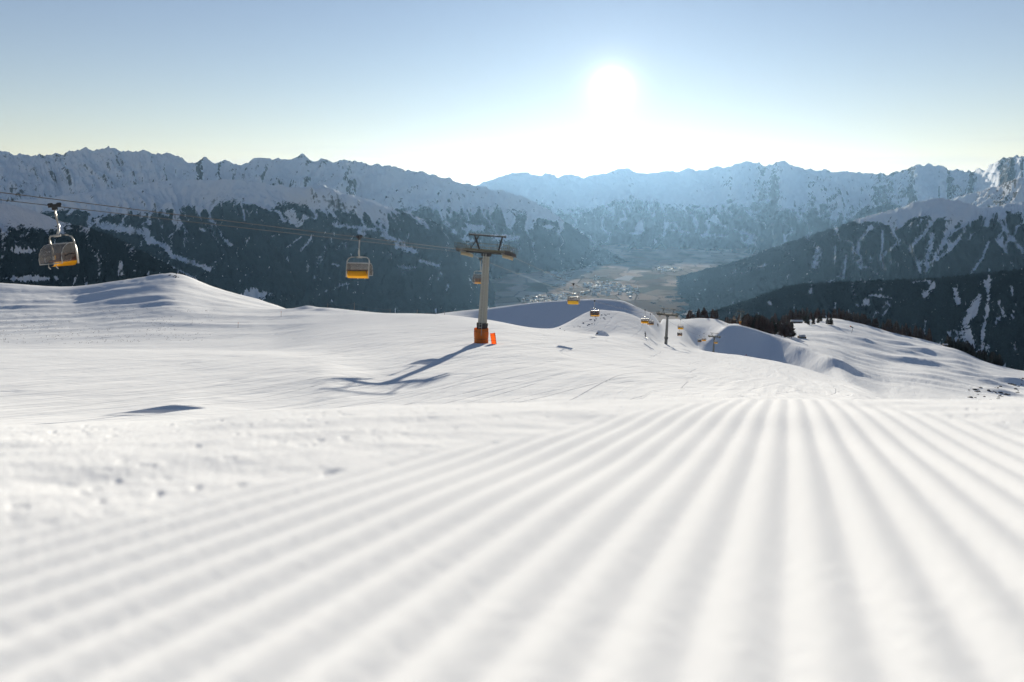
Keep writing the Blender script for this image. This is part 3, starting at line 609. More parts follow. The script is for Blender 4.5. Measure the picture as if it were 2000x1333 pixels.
def make_pylon(label, Y, hgt, nsh, pole_mat, arm_mat, slim=1.0, tilt=0.0):
    c = Vector((XC+DIRT*Y, Y, 0)); gz = ground(c.x, c.y)
    H = rope_z(Y)-gz                       # rope height over the ground
    t = thing('lift_pylon', label, 'pylon', (c.x, c.y, gz), LZ, 'pylons of the chairlift')
    ox = LZ; t.rotation_euler = (0, LEAN, LZ); t.location = (c.x-H*math.sin(LEAN)*math.cos(LZ), c.y-H*math.sin(LEAN)*math.sin(LZ), gz)
    za = H+0.05
    b = MB(); R0 = 0.70*slim; R1 = 0.46*slim
    b.cyl((0, 0, -1.5), (0, 0, za), R0*1.03, R1, 10); b.build('pole', pole_mat, t)
    MB().cyl((0, 0, min(2.6, H*0.3)), (0, 0, min(2.6, H*0.3)+0.28), R0*1.16, R0*1.16, 16).cyl((0, 0, min(2.6, H*0.3)-0.6), (0, 0, min(2.6, H*0.3)), R0*1.06, R0*1.16, 16).build('flange', M_dark, t)
    cr = MB().box((0, 0, za+0.22), (7.3, 0.55, 0.5)).box((0, 0, za-0.15), (1.2, 0.9, 0.5)).build('crossarm', arm_mat, t)
    # lifting gantry over the crossarm
    g = MB().bar((-2.6, 0, za+2.5), (2.6, 0, za+2.5), 0.22, 0.22)
    g.bar((-1.0, 0.0, za+0.4), (-1.9, 0, za+2.5), 0.20).bar((-2.4, 0, za+0.4), (-1.2, 0, za+2.45), 0.12).bar((1.75, 0, za+0.4), (2.2, 0, za+2.5), 0.20)
    g.box((-2.62, 0, za+2.5), (0.14, 0.34, 0.34)).box((2.62, 0, za+2.5), (0.14, 0.34, 0.34))
    g.build('gantry', M_dark if arm_mat is M_dark else M_steel, t)
    # ladder
    ld = MB()
    for sx in (-0.2, 0.2): ld.bar((sx, -R0-0.25, 1.2), (sx, -R1-0.22, za), 0.05)
    zz = 1.4
    while zz < za-0.2:
        yy = -R0-0.25+(R0-R1+0.03)*(zz/za); ld.bar((-0.2, yy, zz), (0.2, yy, zz), 0.035); zz += 0.45
    ld.build('ladder', M_steel, t)
    dz = rope_dir(Y); pit = math.asin(dz.z)
    for sx, X0 in ((1, XA), (-1, XB)):
        xx = sx*(XA-XC)/math.sqrt(1+DIRT**2)*1.0
        tr = MB(); L = nsh*0.55
        def q(y, z): return (y*math.cos(pit)-z*math.sin(pit)*0, z+y*math.sin(pit))
        def P(x, y, z):
            a, bz = q(y, z); return (x, a, bz+H)
        bow = lambda y: -0.05*(y*y)/(L*0.5)*0.35
        pts = [P(xx, -L/2+L*k/8, -0.02+bow(-L/2+L*k/8)) for k in range(9)]
        for a, bb in zip(pts, pts[1:]): tr.bar(a, bb, 0.14, 0.26)
        tr.bar((xx, 0, za+0.1), P(xx, 0, -0.1), 0.24, 0.5)
        train = tr.build('sheave_train', M_steel, t)
        for k in range(nsh):
            y = -L/2+(k+0.5)*L/nsh; x_, y_, z_ = P(xx+0.16, y, -0.26+bow(y))
            MB().cyl((x_-0.09, y_, z_), (x_+0.09, y_, z_), 0.235, 0.235, 12).cyl((x_-0.11, y_, z_), (x_+0.11, y_, z_), 0.13, 0.13, 8).build('sheave', M_sheave, train)
        # catwalk with railing
        cw = MB(); x2 = xx+0.55*sx
        cw.box((0, 0, 0), (0.001, 0.001, 0.001)) if False else None
        a0 = P(x2, -L/2-0.3, 0.18); a1 = P(x2, L/2+0.3, 0.18); cw.bar(a0, a1, 0.06, 0.5)
        walk = cw.build('catwalk', M_dark, t)
        rl = MB()
        for k in range(7):
            y = -L/2-0.2+(L+0.4)*k/6
            for xo in (-0.24, 0.24): rl.bar(P(x2+xo, y, 0.2), P(x2+xo, y, 1.15), 0.035)
        for zz in (0.65, 1.15):
            for xo in (-0.24, 0.24): rl.bar(P(x2+xo, -L/2-0.2, zz), P(x2+xo, L/2+0.2, zz), 0.04)
        rl.build('railing', M_rail, t)
    rl = MB()
    for sy in (-0.5, 0.5):
        for k in range(8): rl.bar((-3.2+6.4*k/7, sy, za+0.35), (-3.2+6.4*k/7, sy, za+1.35), 0.03)
        for zz in (0.85, 1.35): rl.bar((-3.2, sy, za+zz), (3.2, sy, za+zz), 0.035)
        rl.bar((-3.3, sy, za+0.4), (3.3, sy, za+0.4), 0.05, 0.3)
    rl.build('platform_railing', M_rail, t)
    return t, H
P1, H1 = make_pylon('tall grey-green lift pylon with an orange padded foot', 140, 0, 10, M_pole, M_dark)
make_pylon('dark grey lift pylon on the piste beside the shaded hollow', 364, 0, 8, M_pole2, M_dark, 0.85)
make_pylon('dark lift pylon in front of the shaded triangular slope', 620, 0, 8, M_dark, M_dark, 0.85)
make_pylon('lift pylon on the hilltop by the larch clump, above an orange pad', 1032, 0, 8, M_pole2, M_dark, 0.9)

def pad(label, loc, r, h, mat, gap=0.5, rz=0.0, tilt=(0, 0)):
    """thick padding bent round a post, open behind"""
    t = thing('safety_pad', label, 'safety pad', loc, rz, 'orange safety pads'); t.rotation_euler = (tilt[0], tilt[1], rz)
    n = 20; rows = []
    for k in range(n+1):
        a = -math.pi/2-math.pi*(1-gap/2)+2*math.pi*(1-gap/2)*k/n
        wob = 1+0.03*math.sin(k*1.7)
        rows.append([(math.cos(a)*r*wob*(1.0-0.02*math.sin(3*z)), math.sin(a)*r*wob, z-0.12) for z in np.linspace(0, h, 7)])
    MB().sheet(rows, 0.16).build('padding', mat, t, True)
    for z in (h*0.30, h*0.75):
        MB().tube([(x*1.012, y*1.012, z) for x, y, _ in [r_[0] for r_ in rows]], 0.018, 5).build('strap', M_black, t)
    return t
b1 = Vector(P1.location); b1.z = ground(b1.x, b1.y)
pad('tall orange crash pad wrapped around the foot of the big pylon', (b1.x, b1.y, b1.z), 1.0, 2.25, M_orange, 0.25)
q = gpt(965, 139); q.z = ground(q.x, q.y)
pad('narrow orange pad leaning beside the big pylon', q, 0.36, 1.7, M_orange, 0.9, 0.3, (0.0, -0.14))
q = Vector((XC+DIRT*1032, 1032, 0)); q.z = ground(q.x, q.y)
pad('small orange crash pad around the hilltop pylon', q, 1.7, 3.4, M_orange, 0.25)

# ------------------------------------------------------------------ chairs
def make_chair(full=True):
    t = thing('lift_chair', 'chair', 'lift chair')
    W = 1.08
    MB().box((0, 0, 0.02), (0.22, 0.75, 0.20)).box((0, 0, -0.14), (0.16, 0.3, 0.2)).cyl((-0.14, 0.30, 0.10), (0.14, 0.30, 0.10), 0.10, n=8).cyl((-0.14, -0.30, 0.10), (0.14, -0.30, 0.10), 0.10, n=8).build('grip', M_black, t)
    MB().tube([(0, 0, -0.1), (0, -0.01, -0.45), (0.02, -0.10, -0.85), (0.02, -0.18, -1.25), (0.0, -0.12, -1.55), (0, 0, -1.80)], [0.05, 0.055, 0.06, 0.085, 0.08, 0.07], 8).build('hanger', M_frame, t, True)
    fr = MB().tube([(-W, -0.48, -3.62), (-W, -0.40, -2.7), (-W, -0.28, -2.15), (-W*0.90, -0.20, -1.93), (-W*0.70, -0.1, -1.82), (0, 0, -1.78), (W*0.70, -0.1, -1.82), (W*0.90, -0.20, -1.93), (W, -0.28, -2.15), (W, -0.40, -2.7), (W, -0.48, -3.62)], 0.055, 8)
    fr.box((0, 0.0, -1.82), (0.5, 0.14, 0.16)); fr.build('yoke', M_frame, t, True)
    def prof(ps, wrap=0.22, n=11, w=W-0.06):
        out = []
        for (y, z) in ps:
            row = []
            for k in range(n):
                x = -w+2*w*k/(n-1); row.append((x, y+wrap*abs(x/w)**5*(1 if y < 0 else -1), z))
            out.append(row)
        return out
    MB().sheet(prof([(-0.30, -3.70), (-0.50, -3.69), (-0.64, -3.58), (-0.71, -3.35), (-0.70, -3.02)]), 0.05).build('back_shell', M_yel, t, True)
    MB().sheet(prof([(-0.69, -3.00), (-0.66, -2.72), (-0.58, -2.48), (-0.45, -2.34)]), 0.02).build('rear_window', M_glass, t, True)
    bub = MB().sheet(prof([(-0.43, -2.32), (-0.12, -2.27), (0.20, -2.34), (0.48, -2.55), (0.66, -2.85), (0.73, -3.18), (0.70, -3.48)], 0.10), 0.02).build('bubble', M_glass, t, True)
    for sx in (-1, 1):
        side = [(-0.50, -3.0), (-0.42, -2.40), (-0.12, -2.30), (0.18, -2.37), (0.45, -2.58), (0.58, -2.86), (0.63, -3.18), (0.60, -3.48), (0.05, -3.42)]
        MB().poly([(sx*(W-0.05), y, z) for y, z in side], 0.015).build('side_window', M_glass, t)
        MB().tube([(sx*(W-0.05), y, z) for y, z in side[1:8]], 0.028, 6).build('bubble_rim', M_frame, bub)
        MB().tube([(sx*(W-0.04), -0.5, -3.0), (sx*(W-0.04), 0.05, -2.98), (sx*(W-0.04), 0.42, -3.10)], 0.032, 6).build('armrest', M_black, t)
    MB().tube([(-(W-0.06), -0.70+0.22, -3.0), (-0.78, -0.70, -3.0), (0.78, -0.70, -3.0), (W-0.06, -0.70+0.22, -3.0)], 0.03, 6).build('shell_trim', M_black, t)
    MB().tube([(-(W-0.06), -0.36, -2.33), (-0.78, -0.46, -2.32), (0.78, -0.46, -2.32), (W-0.06, -0.36, -2.33)], 0.035, 6).build('roof_rim', M_frame, t)
    MB().tube([(-(W-0.06), 0.60, -3.5), (-0.78, 0.70, -3.5), (0.78, 0.70, -3.5), (W-0.06, 0.60, -3.5)], 0.035, 6).build('front_rim', M_frame, t)
    for k in range(4):
        x = -0.75+0.50*k
        MB().box((x, -0.22, -3.36), (0.47, 0.52, 0.12)).build('seat', M_seat, t, bevel=0.03)
        MB().box((x, -0.52, -3.12), (0.47, 0.10, 0.44), Matrix.Rotation(0.12, 3, 'X')).build('seat_back', M_seat, t, bevel=0.03)
    for x in (-0.35, 0.35):
        MB().tube([(x, 0.50, -3.46), (x, 0.52, -3.70), (x, 0.40, -3.82)], 0.035, 6).build('footrest', M_frame, t)
    return t
chair0 = make_chair()
ch_parts = list(chair0.children)
def copy_chair():
    r = chair0.copy(); COL.objects.link(r)
    for c in ch_parts:
        d = c.copy(); COL.objects.link(d); d.parent = r
        for g in c.children:
            e = g.copy(); COL.objects.link(e); e.parent = d
    return r
CH = [  # rope, distance, label
 (XB, 61.0, 'smoked bubble chair hanging at the far left, its yellow back to the right'),
 (XA, 90.5, 'yellow-backed bubble chair hanging alone left of the big pylon'),
 (XB, 147.5, 'bubble chair half hidden behind the pole of the big pylon'),
 (XA, 184.0, 'yellow-backed bubble chair above the crest of the shaded hollow'),
 (XB, 238.0, 'bubble chair carrying four skiers in front of the shaded hollow'),
 (XA, 281.0, 'yellow-backed chair just left of the brown-seated chair, low over the ridge'),
 (XB, 340.0, 'brown-seated chair touching the yellow-backed chair over the ridge'),
 (XA, 381.0, 'yellow-backed chair right of the dark grey pylon, upper of two'),
 (XB, 438.0, 'occupied chair right of the dark grey pylon, lower of two'),
 (XA, 496.0, 'yellow-backed chair overlapping a dark occupied chair left of the shaded slope'),
 (XB, 545.0, 'dark occupied chair left of the shaded triangular slope'),
 (XA, 588.0, 'yellow-backed chair hanging against the dark pylon in front of the shaded slope'),
 (XA, 737.0, 'yellow-backed chair over the middle of the shaded triangular slope'),
 (XB, 826.0, 'dark reddish chair at the upper edge of the shaded triangular slope'),
 (XA, 940.0, 'small chair below the hilltop pylon near its orange pad'),
 (XB, 965.0, 'pale chair high on the rope just left of the hilltop pylon'),
]
FARL = 'far chair coming up in front of the larch clump behind the hilltop pylon'
for k in range(5): CH.append((XA, 1085.0+97*k, None)); CH.append((XB, 1120.0+97*k, None))
CHAIRS = {}
for i, (X0, Y, lab) in enumerate(CH):
    o = chair0 if i == 0 else copy_chair()
    o.location = rope_pt(X0, Y)
    o.rotation_euler = (0, 0, LZ+(math.pi if X0 == XB else 0))
    if i == 0: o.rotation_euler = (Matrix.Rotation(-0.09, 3, 'Y') @ Matrix.Rotation(LZ+math.pi-0.22, 3, 'Z')).to_euler()
    o['label'] = lab or FARL
    o['group'] = 'bubble chairs on the chairlift' if lab else 'far chairs beyond the hilltop pylon'
    CHAIRS[(X0, Y)] = o

# ------------------------------------------------------------------ people
def skinned(name, V, E, R, mats, root=0):
    me = bpy.data.meshes.new(name); me.from_pydata([Vector(v) for v in V], E, []); me.update()
    o = bpy.data.objects.new(name+'_build', me); COL.objects.link(o)
    sk = o.modifiers.new('skin', 'SKIN'); ss = o.modifiers.new('sub', 'SUBSURF'); ss.levels = 1; ss.render_levels = 1
    for i, r in enumerate(R):
        d = me.skin_vertices[0].data[i]; d.radius = (r, r) if not isinstance(r, tuple) else r; d.use_root = (i == root)
    dg = bpy.context.evaluated_depsgraph_get(); res = bpy.data.meshes.new_from_object(o.evaluated_get(dg))
    bpy.data.objects.remove(o); bpy.data.meshes.remove(me)
    res.name = name
    for p in res.polygons: p.use_smooth = True
    return res
def hexm(name, c, r=0.8):
    m = simple(name, c, r, 0, 0.1, 8)
    if r >= 0.9: [x for x in m.node_tree.nodes if x.type == 'BSDF_PRINCIPLED'][0].inputs['Specular IOR Level'].default_value = 0.0
    return m
M_skin = hexm('skin', (0.45, 0.28, 0.20)); M_ski = hexm('ski_base', (0.25, 0.25, 0.28), 0.4)
JK = {'navy': hexm('navy_jacket', (0.02, 0.035, 0.09)), 'red': hexm('red_jacket', (0.28, 0.02, 0.025)), 'black': hexm('black_jacket', (0.015, 0.015, 0.018)), 'maroon': hexm('maroon_jacket', (0.12, 0.02, 0.03)), 'orange': hexm('orange_jacket', (0.55, 0.16, 0.04)), 'grey': hexm('grey_jacket', (0.10, 0.11, 0.12))}
M_helm = hexm('helmet', (0.03, 0.03, 0.035), 0.3)
SIT = dict(V=[(0,0,0.05),(0,-0.03,0.28),(0,-0.02,0.50),(0,0.0,0.60),(0,0.02,0.74),
  (0.11,0.02,0.03),(0.13,0.42,0.05),(0.13,0.46,-0.36),(0.13,0.58,-0.42),(-0.11,0.02,0.03),(-0.13,0.42,0.05),(-0.13,0.46,-0.36),(-0.13,0.58,-0.42),
  (0.21,0.0,0.50),(0.26,0.10,0.26),(0.16,0.32,0.20),(-0.21,0.0,0.50),(-0.26,0.10,0.26),(-0.16,0.32,0.20)],
  E=[(0,1),(1,2),(2,3),(3,4),(0,5),(5,6),(6,7),(7,8),(0,9),(9,10),(10,11),(11,12),(2,13),(13,14),(14,15),(2,16),(16,17),(17,18)],
  R=[(0.17,0.13),(0.17,0.13),(0.19,0.13),0.06,0.105,0.10,0.075,0.065,0.06,0.10,0.075,0.065,0.06,0.075,0.06,0.05,0.075,0.06,0.05])
STAND = dict(V=[(0,0,0.90),(0,0.05,1.15),(0,0.13,1.38),(0,0.16,1.48),(0,0.20,1.62),
  (0.11,0.0,0.86),(0.14,0.14,0.50),(0.14,-0.02,0.12),(0.14,0.16,0.06),(-0.11,0.0,0.86),(-0.14,0.16,0.50),(-0.14,0.02,0.12),(-0.14,0.20,0.06),
  (0.21,0.13,1.38),(0.34,0.16,1.14),(0.38,0.40,1.05),(-0.21,0.13,1.38),(-0.34,0.16,1.14),(-0.38,0.40,1.05)],
  E=SIT['E'], R=SIT['R'])
def body_mesh(kind, jk):
    d = SIT if kind == 'sit' else STAND
    key = (kind, jk)
    if key not in _cache:
        me = skinned('person', d['V'], d['E'], d['R'], None)
        me.materials.append(JK[jk]); me.materials.append(JK['black']); me.materials.append(M_skin)
        z0 = 0.14 if kind == 'sit' else 0.92; z1 = 0.61 if kind == 'sit' else 1.49
        for p in me.polygons:
            c = p.center
            legs = c.z < z0 and (c.y > 0.05 or kind != 'sit')
            p.material_index = 2 if c.z > z1 else (1 if legs else 0)
        _cache[key] = me
    return _cache[key]
def helmet_mesh(kind):
    if ('h', kind) not in _cache:
        bm = bmesh.new(); bmesh.ops.create_uvsphere(bm, u_segments=12, v_segments=8, radius=0.135)
        for v in bm.verts:
            if v.co.z < -0.03: v.co.z = -0.03-(0.05 if v.co.y < 0 else 0)
        me = bpy.data.meshes.new('helmet'); bm.to_mesh(me); bm.free(); me.materials.append(M_helm)
        for p in me.polygons: p.use_smooth = True
        _cache[('h', kind)] = me
    return _cache[('h', kind)]
def person(kind, jk, loc, rz, label, group=None, skis=True):
    t = thing('person', label, 'person', loc, rz, group)
    o = bpy.data.objects.new('body', body_mesh(kind, jk)); COL.objects.link(o); o.parent = t
    h = bpy.data.objects.new('helmet', helmet_mesh(kind)); COL.objects.link(h); h.parent = t
    h.location = (0, 0.02, 0.80) if kind == 'sit' else (0, 0.20, 1.68)
    if skis:
        for sx in (-1, 1):
            x = 0.13*sx; z = -0.50 if kind == 'sit' else 0.0; y = 0.52 if kind == 'sit' else 0.1
            MB().sheet([[(x-0.045, y-0.75, z+0.03), (x+0.045, y-0.75, z+0.03)], [(x-0.045, y+0.7, z), (x+0.045, y+0.7, z)], [(x-0.03, y+0.9, z+0.12), (x+0.03, y+0.9, z+0.12)]], 0.02).build('ski', M_ski, t)
        if kind != 'sit':
            for sx in (-1, 1): MB().bar((0.38*sx, 0.42, 1.08), (0.46*sx, -0.35, 0.35), 0.022).build('ski_pole', M_ski, t)
    return t
def seat_people(X0, Y, specs):
    c = CHAIRS[(X0, Y)]; M = Matrix.Translation(c.location) @ Matrix.Rotation(c.rotation_euler.z, 4, 'Z')
    for k, jk, lab in specs:
        x = -0.75+0.50*k
        person('sit', jk, M @ Vector((x, -0.20, -3.22)), c.rotation_euler.z, lab, 'skiers riding the chairlift')
seat_people(XB, 238.0, [(3, 'maroon', 'seated skier in maroon, first from the left on the four-person chair'), (2, 'navy', 'seated skier in navy, second from the left on the four-person chair'), (1, 'black', 'seated skier in black, third from the left on the four-person chair'), (0, 'red', 'seated skier in red, rightmost on the four-person chair')])
seat_people(XB, 438.0, [(3, 'black', 'seated skier in black, left on the lower chair by the grey pylon'), (2, 'maroon', 'seated skier in maroon, middle of the lower chair by the grey pylon'), (0, 'red', 'seated skier in red, right end of the lower chair by the grey pylon')])
seat_people(XB, 545.0, [(3, 'black', 'seated skier in black, left end of the dark chair by the shaded slope'), (2, 'grey', 'seated skier in grey, second on the dark chair by the shaded slope'), (1, 'navy', 'seated skier in navy, third on the dark chair by the shaded slope'), (0, 'maroon', 'seated skier in maroon, right end of the dark chair by the shaded slope')])
seat_people(XB, 826.0, [(2, 'red', 'seated skier in red on the reddish chair above the shaded slope'), (1, 'black', 'seated skier in black on the reddish chair above the shaded slope')])
def find_Y(px, py, lo, hi):
    """distance at which the ground is seen at this pixel"""
    best = None
    for Y in np.linspace(lo, hi, 240):
        g = gpt(px, float(Y)); v = HOR-F*g.z/Y
        if best is None or abs(v-py) < best[0]: best = (abs(v-py), float(Y))
    return best[1]
for px, py, lo, hi, jk, rz, lab in ((1261, 660, 220, 420, 'grey', 0.9, 'skier in grey turning on the piste left of the dark grey pylon'),
                                    (1285, 640, 380, 560, 'black', 0.4, 'skier in black on the piste right of the two touching chairs'),
                                    (1457, 698, 520, 600, 'red', -0.6, 'skier in red at the foot of the shaded triangular slope')):
    Y = find_Y(px, py, lo, hi); g = gpt(px, Y)
    person('stand', jk, (g.x, g.y, g.z+0.03), rz, lab)

# ------------------------------------------------------------------ larches
M_bark = simple('larch_bark', (0.09, 0.055, 0.04), 0.9, 0, 0.2, 2.0)
M_larch = simple('bare_larch_twigs', (0.105, 0.062, 0.052), 0.95, 0, 0.35, 0.4)
M_fir = simple('dark_needles', (0.035, 0.032, 0.024), 0.95, 0, 0.3, 0.4)
def crown_mesh(seed, mat, n=150, wide=1.0):
    r = random.Random(seed); bm = bmesh.new()
    for k in range(n):
        h = 0.14+0.86*(k/n)**0.9
        R = (0.30*wide)*(1-h)**0.7+0.03; R *= 0.65+0.5*r.random()
        a = r.random()*6.283; d = Vector((math.cos(a), math.sin(a), 0)); up = 0.05+0.25*r.random()
        p0 = Vector((0, 0, h)); p1 = d*R+Vector((0, 0, h+R*up-0.02)); sd = Vector((-d.y, d.x, 0))*(0.016+0.026*r.random())
        mid = (p0+p1)/2+Vector((0, 0, -0.012*r.random()))
        w0 = [bm.verts.new(p) for p in (p0, mid+sd*1.6, p1, mid-sd*1.6)]; bm.faces.new(w0)
        vv = Vector((0, 0, 0.012+0.025*r.random()))
        w1 = [bm.verts.new(p) for p in (p0, mid+vv, p1, mid-vv*1.4)]; bm.faces.new(w1)
    me = bpy.data.meshes.new('crown'); bm.to_mesh(me); bm.free(); me.materials.append(mat); return me
def trunk_mesh(seed):
    r = random.Random(seed); b = MB(); pts = [(0.01*r.uniform(-1, 1)*k, 0.01*r.uniform(-1, 1)*k, k/6*0.96-0.08) for k in range(7)]
    b.tube(pts, [0.020, 0.017, 0.014, 0.011, 0.008, 0.005, 0.002], 6)
    for k in range(8):
        h = 0.12+0.1*k; a = r.random()*6.28; b.tube([(0, 0, h), (math.cos(a)*0.14*(1-h), math.sin(a)*0.14*(1-h), h+0.04)], [0.005, 0.002], 4)
    o = b.build('trunk', M_bark); me = o.data; bpy.data.objects.remove(o); return me
CRL = [crown_mesh(k, M_larch, 150) for k in range(5)]; CRF = [crown_mesh(40+k, M_fir, 190, 1.15) for k in range(4)]; TRK = [trunk_mesh(k) for k in range(4)]
def tree(x, y, h, kind, label, group, sink=0.2):
    t = thing('larch_tree' if kind == 'l' else 'conifer_tree', label, 'tree', (x, y, ground(x, y)-sink), random.random()*6.28, group)
    t.scale = (h*random.uniform(0.85, 1.2), h*random.uniform(0.85, 1.2), h)
    for nm, me in (('trunk', random.choice(TRK)), ('crown', random.choice(CRL if kind == 'l' else CRF))):
        o = bpy.data.objects.new(nm, me); COL.objects.link(o); o.parent = t
def size_word(h, a, b): return 'short' if h < a+(b-a)*0.33 else ('tall' if h > a+(b-a)*0.67 else 'middle-sized')
def sky_Y(px):
    return float(pchip(KU, KY[:, 12], (px-1000)/F))
for k in range(62):
    px = random.uniform(1452, 1550); Y = random.uniform(770, 930)
    if px > 1530: Y = random.uniform(760, 860)
    h = random.uniform(10, 16); kd = 'l' if random.random() < 0.55 else 'f'; where = 'nearest the hilltop pylon' if px < 1485 else ('in the middle of the clump' if px < 1518 else 'at the hut end of the clump')
    tree((px-1000)/F*Y, Y, h, kd, f"{size_word(h, 10, 16)} {'brown larch' if kd == 'l' else 'dark conifer'} behind the shaded triangle, {where}", 'trees in the clump behind the shaded slope')
for k in range(46):
    px = random.uniform(1340, 1465); Y = (820 if px < 1400 else 1010)+random.uniform(30, 110)
    h = random.uniform(8, 12); where = 'above the dark grey pylon side' if px < 1385 else ('midway along the crest' if px < 1425 else 'beside the hilltop pylon')
    tree((px-1000)/F*Y, Y, h, 'l', f'{size_word(h, 8, 12)} reddish larch behind the piste crest, {where}', 'larches behind the piste crest')
for k in range(118):
    px = random.uniform(1470, 1825); Y = sky_Y(px)+random.uniform(10, 90)
    h = random.uniform(11, 17); where = 'by the long hut' if px < 1560 else ('behind the small conifer group' if px < 1630 else ('behind the leaning mast' if px < 1700 else ('right of the leaning mast' if px < 1765 else 'near the tiny hut at the right')))
    tree((px-1000)/F*Y, Y, h, 'l', f'{size_word(h, 11, 17)} brown larch on the plateau skyline {where}', 'larches along the plateau skyline')
for k in range(16):
    px = random.uniform(1568, 1625); Y = random.uniform(1080, 1190)
    h = random.uniform(6.5, 10); where = 'hut side' if px < 1590 else ('centre' if px < 1607 else 'mast side')
    tree((px-1000)/F*Y, Y, h, 'f', f'{size_word(h, 6.5, 10)} dark conifer of the small group on the open plateau, {where}', 'conifers on the open plateau')
for k in range(44):
    px = random.uniform(1850, 1955); Y = sky_Y(px)+random.uniform(-4, 50)
    h = random.uniform(10, 15); where = 'at its upper end by the tiny hut' if px < 1885 else ('in its middle' if px < 1920 else 'at its lower end')
    tree((px-1000)/F*Y, Y, h, 'f', f'{size_word(h, 10, 15)} dark tree of the plateau-edge clump, {where}', 'dark trees at the plateau edge')

# ------------------------------------------------------------------ rocks, poles and other small things
M_rock = simple('dark_rock', (0.10, 0.09, 0.085), 0.9, 0, 0.4, 2.0, 0.6)
def rock_mesh(seed):
    r = random.Random(seed); bm = bmesh.new(); bmesh.ops.create_icosphere(bm, subdivisions=2, radius=1.0)
    off = r.random()*50
    for v in bm.verts:
        c = v.co; n = float(gn(c.x*1.3+off, c.y*1.3+c.z*1.7, 5)); v.co = c*(1+0.45*n)
        v.co.z *= 0.6
    me = bpy.data.meshes.new('rock'); bm.to_mesh(me); bm.free(); me.materials.append(M_rock); return me
RK = [rock_mesh(k) for k in range(5)]
def rock(px, py, lo, hi, s, label, group):
    Y = find_Y(px, py, lo, hi); g = gpt(px, Y)
    o = bpy.data.objects.new('rock', random.choice(RK)); COL.objects.link(o); o.location = (g.x, g.y, g.z+s*0.1)
    o.scale = (s*random.uniform(0.8, 1.6), s*random.uniform(0.8, 1.4), s*random.uniform(0.6, 1.1)); o.rotation_euler = (0, 0, random.random()*6.28)
    tag(o, label, 'rock', group)
for k in range(34):
    a = random.random(); px = 1085+110*a+random.uniform(-8, 8); py = 650-38*a+random.uniform(-3, 10)
    rock(px, py, 262, 345, random.uniform(0.12, 0.30), 'dark stone poking from the sunlit ridge below the four-person chair', 'stones on the sunlit ridge')
for k in range(26):
    px = random.uniform(1885, 1958); rock(px, random.uniform(757, 786), 470, 720, random.uniform(0.4, 1.1), 'dark rock among snow at the right edge, just above the corduroy', 'rocks at the right edge')
for k in range(22):
    rock(random.uniform(1952, 1998), random.uniform(738, 776), 560, 860, random.uniform(0.5, 1.6), 'dark rock on the broken rim at the right border of the picture', 'rocks on the right rim')
for k in range(9):
    rock(random.uniform(330, 352), random.uniform(535, 543), 390, 429, random.uniform(0.2, 0.5), 'dark rock on the pointed snow hill below the left chair', 'rocks on the pointed snow hill')

# snow-covered boulder on the slope
def boulder():
    Y = 262; g = gpt(1176, Y)
    t = thing('boulder', 'snow-plastered boulder casting blue shade below the four-person chair', 'boulder', g, 0.0)
    bm = bmesh.new(); bmesh.ops.create_icosphere(bm, subdivisions=4, radius=1.0)
    for v in bm.verts:
        c = v.co.copy(); n = float(fbm(c.x*1.4+3, c.y*1.4+c.z*1.2, 3, 9)); v.co = Vector((c.x*1.75*(1+0.25*n), c.y*1.5*(1+0.2*n), max(-0.3, c.z)*1.35*(1+0.3*n)*(1-0.25*c.x)))
    me = bpy.data.meshes.new('snow_cap'); bm.to_mesh(me); bm.free(); me.materials.append(M_slope)
    for p in me.polygons: p.use_smooth = True
    o = bpy.data.objects.new('snow_cap', me); COL.objects.link(o); o.parent = t
    for (x, z, s) in ((-1.35, 0.75, 0.32), (-1.75, 0.1, 0.38), (-1.1, -0.1, 0.25)):
        r = bpy.data.objects.new('bare_rock', RK[1]); COL.objects.link(r); r.parent = t; r.location = (x, -0.65, z); r.scale = (s*0.8, s, s*1.4)
boulder()
M_wood = simple('weathered_wood', (0.16, 0.12, 0.09), 0.85, 0, 0.25, 5.0)
def stake(px, Y, h, label, r=0.05):
    g = gpt(px, Y); t = thing('marker_pole', label, 'marker pole', g, 0, 'marker poles on the slope')
    MB().cyl((0, 0, -0.3), (0.03*h, 0, h), r, r*0.7, 7).build('pole', M_wood, t); MB().cyl((0.03*h, 0, h-0.25), (0.031*h, 0, h+0.02), r*1.2, r*1.2, 7).build('cap', M_orange, t)
stake(465, find_Y(465, 641, 200, 320), 1.4, 'thin marker pole on the grey groomed slope, lower of two')
stake(549, find_Y(549, 619, 230, 330), 1.5, 'thin marker pole on the grey groomed slope, upper of two')
# rope fence on the crest
t = thing('rope_fence', 'thin rope fence with wooden posts along the crest left of the big pylon', 'fence')
prev = None
for k, (px, Y, h) in enumerate(((640, 338, 1.5), (692, 322, 2.6), (762, 305, 1.4), (815, 298, 1.3), (868, 291, 1.2))):
    g = gpt(px, Y); MB().cyl(g-Vector((0, 0, 0.4)), g+Vector((0.02, 0, h)), 0.07, 0.05, 7).build('post', M_wood, t)
    top = g+Vector((0.02, 0, h*0.85))
    if prev is not None:
        pts = [prev.lerp(top, i/8)-Vector((0, 0, 0.5*4*(i/8)*(1-i/8))) for i in range(9)]; MB().tube(pts, 0.022, 5).build('fence_rope', M_black, t)
    prev = top
